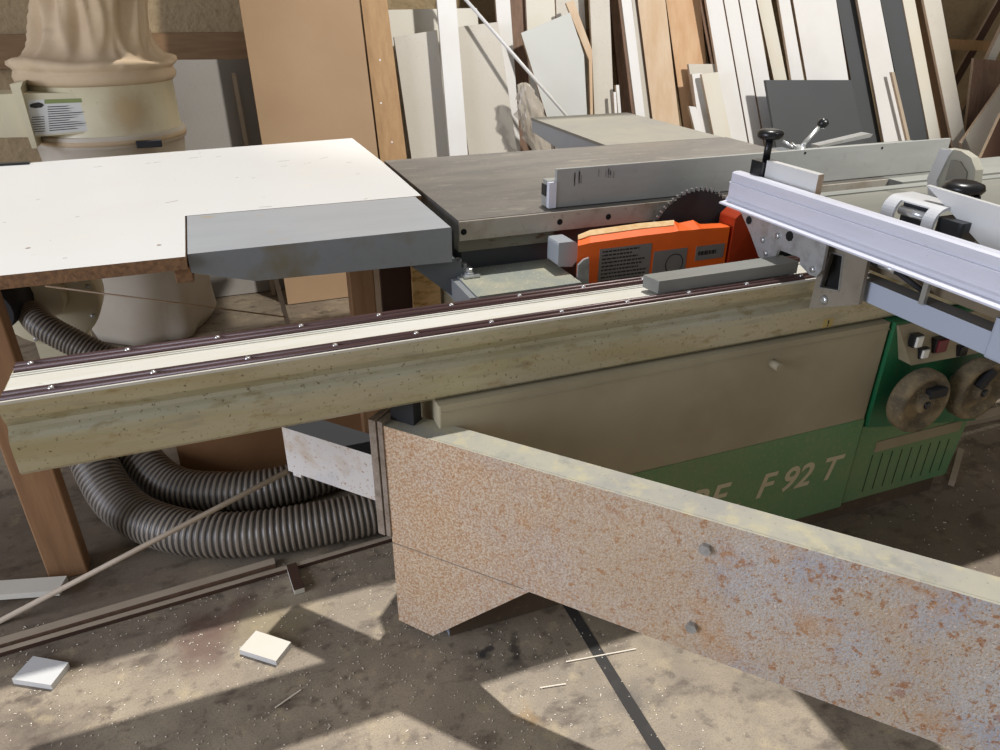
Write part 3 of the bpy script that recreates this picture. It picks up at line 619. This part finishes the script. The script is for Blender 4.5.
# ---------------------------------------------------------------- dust collector
DC = Vector((-.385, 3.62, 0)); r0 = .285
dc = thing('dust_collector', 'cream dust collector with gathered cloth filter bag on top, behind the white tabletop', 'dust collector', (DC.x, DC.y, 0))
drum_ = MB().lathe(DC, [(r0, .915), (r0+.004, .93), (r0, .935), (r0, 1.115), (r0+.006, 1.12), (r0+.006, 1.13)], 56).build('drum', 'drum_cream', dc)
def fold(r, h, a, j):
    k = min(1, max(0, (h-1.165)/.06)); t = max(0, h-1.2)
    w_ = .010*math.sin(3*a+7*h+.8)+.007*math.sin(9*a-9*h+1)
    cr_ = -abs(noise.noise(Vector((math.cos(a)*2.6+h*1.5, math.sin(a)*2.6-h*2.5, h*2.2+3))))*.085
    return r+(w_+cr_+.018)*k, h+(.012*math.sin(2*a)+.008*math.sin(5*a+1))*k*(1 if t < .1 else .3)
bag = [(r0+.004, 1.115), (r0+.016, 1.125), (r0+.02, 1.14), (r0+.014, 1.158), (r0+.010, 1.164), (r0+.016, 1.172), (r0+.026, 1.185), (r0+.020, 1.20), (r0+.0, 1.206)]
for k in range(60):
    t = k/59; bag.append((r0-.025-.055*(1-math.exp(-t*30))-.04*t, 1.208+t*.95))
fb = MB().lathe(DC, bag, 160, 0, 'z', fold)
for v_ in fb.v:
    if v_.z > 1.21: v_.x += min(.08, (v_.z-1.21)*.22); v_.y += 0
fb.build('filter_bag', 'cloth', dc)
def fold2(r, h, a, j):
    k = min(1, max(0, (.88-h)/.2)); return r+(.010*math.sin(4*a+5*h)+noise.noise(Vector((math.cos(a)*2, math.sin(a)*2, h*5)))*.03)*k, h
lb = [(.20, .004), (.25, .012), (.272, .06), (.28, .25), (.283, .5), (.285, .8), (r0+.004, .88), (r0+.014, .885), (r0+.014, .925), (r0+.004, .93)]
MB().lathe(DC, lb, 72, 0, 'z', fold2).build('collection_bag', 'clothpale', dc)
MB().lathe(DC, [(r0+.012, .893), (r0+.017, .895), (r0+.017, .912), (r0+.012, .914)], 56).build('band_clamp', 'cloth', dc)
p = atY(150, 143, 3.345)
MB().box(p.x-.05, p.x+.045, p.y-.03, p.y+.0, p.z-.014, p.z+.012).build('band_buckle', 'blackm', dc, bevel=.004)
pc = atY(131, 113, 3.335)
yd = 3.342
MB().prism([(-1.0, yd, .955), (-1.0, yd, 1.095), (-.62, yd, 1.10), (-.385, yd, 1.092), (-.385, yd, .95), (-.62, yd, .942)], (0, .16, 0)).build('inlet_duct', 'cream', dc, bevel=.004)
MB().prism([(-.636, yd-.03, .905), (-.650, yd-.03, 1.135), (-.605, yd-.03, 1.142), (-.618, yd-.03, 1.12), (-.618, yd-.03, .905)], (0, .22, 0)).build('duct_flange', 'cream', dc, bevel=.003)
q0, q1, q2, q3 = [atY(*q, yd-.001) for q in ((28, 100), (92, 98), (97, 130), (30, 136))]
lbp = MB().prism([q0, q1, q2, q3], (0, -.001, 0)).build('warning_label', 'paper', dc)
def on(u_, v_): return (q0*(1-u_)+q1*u_)*(1-v_)+(q3*(1-u_)+q2*u_)*v_+Vector((0, -.0016, 0))
MB().prism([on(.25, 0), on(1, 0), on(1, .12), on(.25, .12)], (0, -.0004, 0)).build('label_band', 'olive', lbp)
t_ = MB(); rr = random.Random(4)
for k in range(11):
    v_ = .2+k*.068; t_.prism([on(.29, v_), on(.55+.4*rr.random(), v_), on(.55+.3*rr.random(), v_+.025), on(.29, v_+.025)], (0, -.0004, 0))
    if k > 3: t_.prism([on(.04, v_), on(.23, v_), on(.23, v_+.02), on(.04, v_+.02)], (0, -.0004, 0))
t_.prism([on(.02, .13), on(.06, .10), on(.16, .07), on(.22, .11), on(.24, .16), on(.2, .22), on(.1, .23), on(.03, .2)], (0, -.0005, 0))
t_.build('label_print', 'ink', lbp)
# blower
bw = thing('blower', 'cream round dust blower with dark motor on the floor under the white tabletop', 'blower', (-.6, 2.85, 0))
MB().lathe((-.62, 2.86, .47), [(.05, -.09), (.155, -.085), (.165, -.075), (.165, .06), (.15, .07)], 44, 0, 'y').build('fan_housing', 'cream', bw)
for k in range(8):
    a = k*math.pi/4+.3; MB().lathe((-.62+.145*math.cos(a), 2.775, .47+.145*math.sin(a)), [(.008, .0), (.008, -.006), (.004, -.008)], 10, 0, 'y').build('housing_bolt', 'steel', bw)
MB().cyl((-.62, 2.70, .50), (-.62, 2.80, .50), .065, 24, 0, .08).build('inlet_collar', 'cream', bw)
MB().cyl((-.74, 2.55, .535), (-.70, 2.76, .53), .075, 24).build('motor', 'blackm', bw)
MB().box(-.82, -.45, 2.7, 3.0, 0, .06).build('skid', 'blackm', bw)
MB().box(-.70, -.54, 2.80, 2.92, .06, .34).build('stand', 'cream', bw)

def hose(name, pts, r, label, pitch=.017):
    P = bez(pts, 20); D = [0]
    for i in range(1, len(P)): D.append(D[-1]+(P[i]-P[i-1]).length)
    n = int(D[-1]/pitch); path = []; rad = []; am_ = []; j = 0
    for k in range(n*4+1):
        s_ = D[-1]*k/(n*4)
        while j < len(D)-2 and D[j+1] < s_: j += 1
        t = (s_-D[j])/(D[j+1]-D[j]+1e-9); path.append(P[j].lerp(P[j+1], min(1, t)))
        ph = k % 4; rad.append(r-(.0, .0025, .0055, .0025)[ph]); am_.append(1 if ph in (3, 0) else 0)
    o = MB().tube(path, r, 22, 0, True, rad, am_[:-1]).build(name, ['hosemat', 'hoserib'], origin=P[0])
    o.location = P[0]
    return tag(o, label, 'hose', 'ribbed dust hoses')
hose('dust_hose', [(-.545, 2.33, .30), (-.50, 2.20, .16), (-.42, 2.02, .075), (-.27, 1.85, .068), (-.10, 1.765, .068), (.10, 1.735, .068), (.32, 1.73, .068), (.42, 1.74, .068)], .066, 'thick ribbed grey hose on the floor, the front one of the two under the rail')
hose('dust_hose', [(-.50, 2.55, .26), (-.42, 2.33, .15), (-.30, 2.11, .068), (-.12, 1.99, .066), (.08, 1.965, .066), (.33, 2.02, .066)], .064, 'thick ribbed hose on the floor behind the front hose, against the brown sheet')
hose('blower_hose', [(-.64, 2.63, .49), (-.60, 2.55, .47), (-.52, 2.50, .42), (-.42, 2.46, .36), (-.30, 2.44, .31), (-.1, 2.5, .28)], .046, 'dark ribbed hose coming down from the blower under the white tabletop', .012)

# brown sheet behind hoses
o = MB().prism([(-.26, 2.20, .003), (.34, 2.12, .003), (.34, 2.16, .42), (-.26, 2.24, .42)], (0, .015, 0)).build('brown_sheet', 'card', origin=(0, 2.33, 0)); tag(o, 'brown hardboard sheet standing on edge behind the floor hoses', 'board')

# ---------------------------------------------------------------- boards leaning on the wall
FY, LEAN = 3.90, .22
NB = Vector((0, 1, -LEAN)).normalized()
def leanpt(px, py, off): return on_plane(px, py, NB, NB.dot(Vector((0, FY-off, 0))))
def board(name, TL, TR, BL, BR, off, m, label, cat='board', top=2.15, edge='tanedge', th=.018, group=None, bottom=.006):
    P = [leanpt(*q, off) for q in (TL, TR, BL, BR)]
    def ext(a, b, z): t = (z-a.z)/(b.z-a.z); return a+(b-a)*t
    if top: tl, tr = ext(P[0], P[2], top), ext(P[1], P[3], top)
    else: tl, tr = P[0], P[1]
    bl, br = ext(P[0], P[2], bottom), ext(P[1], P[3], bottom)
    # keep the board's edges parallel-ish: limit the width at both ends
    wv = (P[1]-P[0]).length*.5+(P[3]-P[2]).length*.5
    for a, b in ((tl, tr), (bl, br)):
        cw = (b-a).length
        if cw > wv*1.35 or cw < wv*.65 or (b-a).x < 0:
            c_ = (a+b)/2; d = Vector((1, 0, 0)) if (b-a).x < 0 else (b-a).normalized(); a.xyz = c_-d*wv/2; b.xyz = c_+d*wv/2
    o = MB().prism([tl, tr, br, bl], NB*th, 0, 1, 0).build(name, [m, edge], origin=Vector(((bl.x+br.x)/2, bl.y, 0)))
    return tag(o, label, cat, group or 'boards leaning against the wall')
def shape(name, pts, off, m, label, cat='board', edge='tanedge', th=.016):
    P = [leanpt(*q, off) for q in pts]
    o = MB().prism(P, NB*th, 0, 1, 0).build(name, [m, edge], origin=Vector((P[-1].x, P[-1].y, min(p.z for p in P))))
    return tag(o, label, cat, 'boards leaning against the wall')
board('grey_sheet', (158, 60), (262, 59), (170, 150), (277, 150), .0, 'greypan', 'dull grey sheet leaning beside the dust collector, left of the tan fibreboard', top=None, edge='greypan')
board('thin_stick', (231.5, 73), (235.5, 73), (244, 143), (248.5, 143), .08, 'stickm', 'thin brown stick leaning on the grey sheet', 'stick', top=None)
board('fibreboard_sheet', (239, 0), (359, 0), (262, 143), (378.6, 161), .24, 'mdf', 'large tan fibreboard sheet, the widest board leaning at the wall', edge='mdfe', th=.02)
board('pine_plank', (361, 0), (387, 0), (380.5, 161), (407, 160), .21, 'orwood', 'orange pine plank with pale screw holes right of the tan fibreboard sheet', 'plank', edge='brownb', th=.022)
for q in ((380, 60), (381, 103), (392, 142)):
    p = leanpt(*q, .21)
    MB().cyl(p-NB*.0008, p+NB*.002, .005, 10).build('screw_hole', 'wht', bpy.data.objects['pine_plank'])
board('white_board', (380, 10), (477, 8), (395, 150), (489, 150), .03, 'wht2', 'cream panel at the back, its straight top just above the speckled boards', top=None)
board('speckled_board', (394, 37), (437, 30), (417, 160), (445, 158), .12, 'wht3', 'pale speckled board with slanted top left of the tall bright white plank', top=None)
board('white_plank', (437, 0), (456, 0), (450, 158), (468, 157), .22, 'wht', 'tall bright white plank between the two pale speckled boards', 'plank', edge='wht3')
board('speckled_board', (452, 27.5), (498, 22), (469, 155), (517, 150), .15, 'wht3', 'wide pale speckled board right of the tall bright white plank', top=None)
board('white_plank', (495, 0), (510.5, 0), (501, 65), (514, 65), .08, 'wht', 'narrow white plank rising behind the wide speckled board and the white pole', 'plank')
board('brown_board', (508, 0), (527, 0), (514, 90), (529, 90), .02, 'brownb', 'shadowed brown board left of the tilted light grey sheet', edge='dkbrown')
board('cream_board', (526, 0), (554.5, 0), (531, 110), (560, 110), .05, 'wht2', 'pinkish cream board rising directly behind the left half of the grey sheet')
board('cream_board', (556, 0), (584, 0), (561, 110), (591, 110), .06, 'wht3', 'pale board rising behind the right half of the tilted grey sheet')
shape('grey_sheet', [(521, 33), (570, 12.5), (584, 55), (587, 114), (586, 190), (566, 190), (547, 117)], .20, 'greylam', 'light grey sheet with a slanted top, leaning behind the outfeed table', edge='mdf')
shape('tan_offcut', [(566, 3), (573.5, 0), (592, 50), (593, 120), (590.5, 120), (589, 60)], .17, 'ply', 'thin tan offcut poking up over the corner of the tilted grey sheet', 'offcut')
board('white_board', (590, 0), (609.5, 0), (594.5, 113), (614, 113), .15, 'wht3', 'white board with a row of nail holes right of the tilted grey sheet')
board('white_stick', (613.5, 92), (616, 92), (614.5, 113), (617.5, 113), .22, 'wht', 'shorter of the two little white sticks before the brown board', 'stick', top=None)
board('white_stick', (616, 85), (619, 85), (618, 113), (621.5, 113), .20, 'wht', 'taller of the two little white sticks before the brown board', 'stick', top=None)
board('brown_board', (610, 0), (622, 0), (622, 113), (634.5, 113), .07, 'brownb', 'reddish brown board between a white board and a slim white moulding', edge='dkbrown')
board('white_moulding', (622, 0), (631, 0), (637, 116), (644, 116), .17, 'wht', 'slim white moulding at the left of the two plywood sheets, the foremost', 'moulding')
board('white_moulding', (631.5, 0), (639, 0), (644.5, 118), (650, 118), .11, 'wht3', 'greyish strip standing in for shade between the white moulding and the plywood', 'moulding')  # shade cast by the plywood edge, built as a grey strip
board('plywood_sheet', (640, 0), (663, 0), (651.5, 118), (681, 126), .13, 'ply', 'pale pinkish plywood sheet, left of the two plywood sheets', edge='brownb')
board('plywood_sheet', (666, 0), (700, 0), (683.5, 126), (713, 132), .11, 'ply2', 'orange veined plywood sheet, right of the two plywood sheets', edge='brownb')
board('brown_board', (698, 0), (708, 0), (716, 90), (726, 90), .04, 'brownb', 'dark brown strip standing in for plank shadow right of the orange veined plywood', edge='dkbrown')  # shadow of the neighbouring white plank, built as a dark brown strip
board('white_plank', (706, 0), (722.5, 0), (730, 144), (748, 144), .20, 'wht', 'leftmost of the three long white planks right of the plywood', 'plank')
board('white_plank', (724, 0), (738, 0), (749.5, 144), (763.5, 144), .19, 'wht', 'middle of the three long white planks right of the plywood', 'plank')
board('white_plank', (739.5, 0), (755.5, 0), (765, 144), (781, 144), .18, 'wht', 'rightmost of the three long white planks right of the plywood', 'plank')
board('cream_plank', (757, 0), (771, 0), (774, 80), (787, 80), .14, 'wht2', 'narrow cream plank with a tan edge above the charcoal offcut', 'plank')
board('white_board', (778.5, 0), (790, 0), (791.5, 80), (804, 80), .17, 'wht', 'narrow white board rising behind the charcoal offcut')
board('wide_white_board', (793, 0), (836, 0), (807, 80), (848.5, 80), .16, 'wht', 'widest white board at the wall, its foot behind the charcoal offcut')
board('charcoal_plank', (836.5, 0), (854.5, 0), (862, 140), (880.5, 140), .12, 'charcoal', 'left one of the two tall charcoal planks', 'plank', edge='brownb')
board('white_board', (857.5, 0), (880, 0), (883.5, 139), (907, 139), .17, 'wht', 'tall white board between the two charcoal planks')
board('charcoal_plank', (880.5, 0), (905.5, 0), (908.5, 138), (927, 138), .12, 'charcoal', 'right one of the two tall charcoal planks', 'plank', edge='charcoal')
board('cream_plank', (904.5, 0), (913, 0), (927.5, 138), (942, 138), .13, 'wht2', 'cream strip right of the right charcoal plank', 'plank')
board('tan_board', (907, 0), (925, 0), (941, 147), (956, 147), .10, 'mdf', 'tan fibreboard strip squeezed between cream and white boards at the right')
board('white_board', (923.5, 0), (941, 0), (954, 150), (968, 150), .17, 'wht3', 'last white board at the right end of the leaning row')
board('charcoal_offcut', (765.5, 80), (851, 80), (777, 150), (866, 150), .34, 'charcoal', 'nearly square charcoal offcut standing in front of the white boards', top=None, edge='charcoal')
board('pink_stick', (891.5, 72), (894.5, 72), (906.5, 139), (910.5, 139), .23, 'stickm', 'thin pinkish stick leaning against the white board between the charcoal planks', 'stick', top=None)
board('short_board', (688.5, 64), (716, 64), (694, 100), (723, 100), .17, 'wht3', 'small pale sheet behind the short white boards by the plywood', top=None)
board('short_board', (692, 74), (702, 73), (700, 134), (711, 134), .24, 'wht', 'short narrow white board at the foot of the orange veined plywood', top=None)
board('short_board', (701.5, 74), (718, 72), (714.5, 138), (731.5, 139), .29, 'wht2', 'short cream board leaning at the left of the three long white planks', top=None)
board('short_board', (689, 106), (696, 107), (694, 131), (704, 133), .33, 'wht', 'smallest white board scrap, at the bottom before the plywood', top=None)
# diagonal white pole
a_, b_ = leanpt(460, -7, .22), leanpt(567, 116, .36)
d_ = (b_-a_)
o = MB().cyl(a_-d_*.3, a_+d_*1.25, .009, 12).build('white_pole', 'wht', origin=b_); tag(o, 'thin white pole leaning slantwise across the speckled board and grey sheet', 'pole')
# plastic bag
def bagfn(r, h, a, j): return r*(1+.9*noise.noise(Vector((math.cos(a)*3, math.sin(a)*3, h*22)))), h
pb = leanpt(530, 110, .30)
bg = MB().lathe((0, 0, 0), [(.010, .19), (.03, .18), (.045, .15), (.05, .11), (.06, .07), (.068, .03), (.075, -.01), (.08, -.05), (.078, -.09), (.06, -.13), (.045, -.2), (.04, -.35), (.04, -.55), (.03, -.80)], 48, 0, 'z', bagfn)
for v_ in bg.v: v_.y *= .5; x_ = v_.x; v_.x = x_-v_.z*.32
bg.v = [v_+pb+Vector((.02, 0, -.05)) for v_ in bg.v]
o = bg.build('plastic_bag', 'plastic', origin=pb-Vector((0, 0, .8))); tag(o, 'crumpled cloudy plastic bag hanging between the speckled board and grey sheet', 'plastic bag')
# things seen below the tables
o = MB().box(atY(413, 285, 2.2).x, .645, 2.2, 2.22, .0, .80).build('strand_board', 'osb', origin=(.6, 2.21, 0)); 
tag(o, 'yellowish strand board standing under the saw table', 'board')
p0, p1 = atY(381, 285, 2.4), atY(412, 285, 2.4)
o = MB().box(p0.x, p1.x+.03, 2.4, 2.43, 0, .85).build('dark_board', 'dkbrown', origin=(p0.x, 2.4, 0)); tag(o, 'dark brown board standing in shadow under the tables, next to the pine leg', 'board')
p0 = atY(376.5, 285, 2.3)
o = MB().box(p0.x-.012, p0.x+.012, 2.3, 2.32, 0, .86).build('pale_stick', 'ply', origin=(p0.x, 2.3, 0)); tag(o, 'pale upright stick under the white tabletop beside the pine leg', 'stick')
p0 = atY(265, 290, 3.0)
o = MB().prism([(p0.x-.012, 3.0, .86), (p0.x+.006, 3.0, .86), (p0.x+.10, 2.95, 0.002), (p0.x+.08, 2.95, .002)], (0, .015, 0)).build('pale_stick', 'stickm', origin=(p0.x+.09, 2.95, 0)); tag(o, 'slim stick leaning under the white tabletop left of the fibreboard', 'stick')
a_, b_ = atY(45, 286, 2.6), atY(286, 317, 2.62)
o = MB().cyl(a_, b_, .003, 8).build('cord_stick', 'ply', origin=a_); tag(o, 'thin cream rod slanting in front of the collection bag under the tabletop', 'rod')
# right end background
def plank3(name, a, b, w_, th, m, label, cat='board', edge='tanedge'):
    a, b = Vector(a), Vector(b); d = (b-a).normalized(); n = Vector((0, 1, 0)); s_ = d.cross(n).normalized()*w_/2
    o = MB().prism([a-s_, a+s_, b+s_, b-s_], (0, th, 0), 0, 1, 0).build(name, [m, edge], origin=(a if a.z < b.z else b)); return tag(o, label, cat)
plank3('timber_rail', atY(946, 44, 4.3), atY(1030, 48, 4.3), .07, .05, 'orwood', 'horizontal orange timber at the wall, right edge of the picture', 'timber', 'orwood')
plank3('pale_plank', atY(1008, 25, 4.15), atY(955, 135, 4.1), .09, .03, 'wht2', 'pale plank slanting down under the orange timber at the right edge', 'plank')
plank3('brown_sheet', atY(992, 60, 4.05), atY(975, 200, 3.8), .38, .02, 'brownb', 'brown sheet leaning at the right edge below the slanting pale plank')
plank3('pale_sheet', atY(1010, 95, 3.9), atY(965, 160, 3.7), .30, .02, 'wht3', 'pale sheet lying slanted low at the right edge')
plank3('dark_board', atY(1010, 130, 3.5), atY(955, 250, 3.2), .35, .02, 'dkbrown', 'dark board low at the right edge behind the saw table')
plank3('dark_board', atY(1005, -5, 4.5), atY(880, 215, 4.42), .08, .02, 'dkbrown', 'dark narrow board slanting across the wall above the orange timber')

# ---------------------------------------------------------------- floor litter
def strip(name, p0, p1, w_, h_, m, label, cat, z=.0015, edge=None):
    a = Vector((p0[0], p0[1], z)); b = Vector((p1[0], p1[1], z)); d = (b-a).normalized(); s_ = Vector((-d.y, d.x, 0))*w_/2
    o = MB().prism([a-s_, b-s_, b+s_, a+s_], (0, 0, h_), 0, 1 if edge else 0, 0).build(name, [m]+([edge] if edge else []), origin=(a+b)/2, bevel=.001); return tag(o, label, cat, {'splinter': 'splinters on the floor', 'scrap_strip': 'scrap strips at the far right', 'wood_strip': 'wood strips on the floor'}.get(name))
a_, b_ = atZ(0, 621, .012), atY(288, 471, 1.70); a_ = a_+(a_-b_)*.02
o = MB().cyl(a_, b_, .0075, 8).build('wood_strip', 'stickm', origin=a_); tag(o, 'long thin strip resting across the front hose, end near the pine leg', 'wood strip')
strip('wood_strip', (-.95, 1.605), (-.02, 1.682), .026, .014, 'stickm', 'grooved wood strip on the floor, the rear of two lying side by side', 'wood strip', edge='brownb')
strip('wood_strip', (-.95, 1.575), (.33, 1.668), .016, .012, 'stickm', 'longest wood strip on the floor, just in front of the grooved strip', 'wood strip', edge='dkbrown')
strip('red_offcut', (.022, 1.65), (.030, 1.542), .028, .016, 'dkbrown', 'small dark red offcut on the floor below the hoses', 'offcut', edge='wht2')
strip('white_offcut', (-.80, 1.835), (-.555, 1.77), .055, .018, 'wht2', 'white wood offcut on the floor at the foot of the front pine leg', 'offcut', z=.018)
def tile(pts, h_, m, edge, label, z=.001):
    P = [(x, y, z) for x, y in pts]; c_ = (sum(p[0] for p in P)/4, sum(p[1] for p in P)/4, z)
    o = MB().prism(P, (0, 0, h_), 0, 1, 0).build('square_offcut', [m, edge], origin=c_, bevel=.001); return tag(o, label, 'offcut', 'square offcuts on the floor')
def tpx(q, z): return [tuple(atZ(x, y, z))[:2] for x, y in q]
tile(tpx(((33, 656), (68.5, 662.5), (51, 685), (11.5, 679)), .017), .016, 'lam', 'lam', 'square white offcut lying in the sun at the lower left of the floor')
tile(tpx(((256, 630.5), (291, 642), (276, 661), (239, 649.5)), .017), .016, 'wht2', 'lam', 'square cream offcut half in shadow on the floor left of the rusty arm')
o = MB().prism([(.680, 2.0, .0008), (.708, 2.0, .0008), (.698, 1.0, .0008), (.695, .1, .0008), (.665, .1, .0008), (.668, .9, .0008)], (0, 0, .0006)).build('floor_tape', 'tape', origin=(.69, 1, 0)); tag(o, 'black tape line on the floor under the rusty arm', 'floor tape')
for q0_, q1_, lb_ in (((566, 662), (636, 649), 'longer pale splinter on the floor crossing the black tape line'), ((540, 688), (566, 684), 'short pale splinter on the floor left of the black tape line'), ((275, 708), (301, 690), 'pale splinter on the shaded floor below the square cream offcut')):
    a_, b_ = atZ(*q0_, .002), atZ(*q1_, .002); strip('splinter', a_, b_, .003, .002, 'flake', lb_, 'splinter')
rr = random.Random(11); fl = MB()
for k in range(2300):
    if k < 1700: x, y = rr.uniform(-.75, .8), rr.uniform(.75, 1.68)
    else: x, y = rr.uniform(1.3, 3.2), rr.uniform(.7, 1.7)
    if .35 < x < 2.05 and y > 1.25: continue
    l = rr.uniform(.0006, .0018)*(2.6 if rr.random() < .06 else 1); w_ = rr.uniform(.0005, .0012); a = rr.uniform(0, math.pi)
    dx, dy = math.cos(a)*l, math.sin(a)*l; ex_, ey = -math.sin(a)*w_, math.cos(a)*w_
    fl.prism([(x-dx-ex_, y-dy-ey, .0006), (x+dx-ex_, y+dy-ey, .0006), (x+dx+ex_, y+dy+ey, .0006), (x-dx+ex_, y-dy+ey, .0006)], (0, 0, .0012))
tag(fl.build('sawdust_flakes', 'flake'), 'pale sawdust flakes scattered over the concrete floor', 'sawdust', kind='stuff')
# scraps at the far right
for i, (x0, y0, x1, y1, m_, lb_) in enumerate(((2.25, 1.62, 3.3, 1.72, 'brownb', 'brown scrap strip on the floor at the far right, nearest the cabinet'), (2.45, 1.55, 3.4, 1.50, 'stickm', 'pale scrap strip on the floor at the far right, in front of the brown strips'),
        (2.3, 1.78, 3.5, 1.92, 'dkbrown', 'dark scrap strip at the far right behind the brown one'), (2.4, 1.95, 3.6, 1.86, 'brownb', 'rearmost scrap strip on the floor at the far right'))):
    strip('scrap_strip', (x0, y0), (x1, y1), .05, .02, m_, lb_, 'wood strip', edge='stickm')
strip('short_scrap', (2.10, 1.27), (2.30, 1.40), .018, .02, 'stickm', 'short pale scrap on the floor beside the green corner of the cabinet', 'offcut')

# ---------------------------------------------------------------- light
def sun(d, e, ang, col, name):
    l = bpy.data.lights.new(name, 'SUN'); l.energy = e; l.angle = math.radians(ang); l.color = col
    o = bpy.data.objects.new(name, l); COL.objects.link(o); o.rotation_euler = Vector(d).to_track_quat('-Z', 'Y').to_euler(); return o
def area(loc, tgt, sx, sy, e, col, name):
    l = bpy.data.lights.new(name, 'AREA'); l.shape = 'RECTANGLE'; l.size = sx; l.size_y = sy; l.energy = e; l.color = col
    o = bpy.data.objects.new(name, l); COL.objects.link(o); o.location = loc; o.rotation_euler = (Vector(tgt)-Vector(loc)).to_track_quat('-Z', 'Y').to_euler(); return o
sun((-.23, -.25, -1), 3.7, 1.3, (1, .965, .92), 'sun')
l = bpy.data.lights.new('added_wall_spot', 'SPOT'); l.energy = 2900; l.spot_size = math.radians(36); l.spot_blend = .3; l.shadow_soft_size = .22; l.color = (1, .965, .91)  # spot added to brighten the leaning boards, no visible source there
o = bpy.data.objects.new('added_wall_spot', l); COL.objects.link(o); o.location = (4.5, -2.4, 6.4); o.rotation_euler = (Vector((2.5, 4.3, 1.0))-Vector(o.location)).to_track_quat('-Z', 'Y').to_euler()
area((-4.5, .5, 1.8), (1.0, 1.4, .8), 2.4, 2.4, 190, (.80, .85, 1), 'open_door_left')
W = bpy.data.worlds.new('world'); SC.world = W; W.use_nodes = True
bgn = W.node_tree.nodes['Background']; bgn.inputs[0].default_value = (.95, .93, .92, 1); bgn.inputs[1].default_value = .30
vs = SC.view_settings; vs.view_transform = 'Standard'; vs.look = 'None'; vs.exposure = 0.0; vs.gamma = 1; vs.use_curve_mapping = False
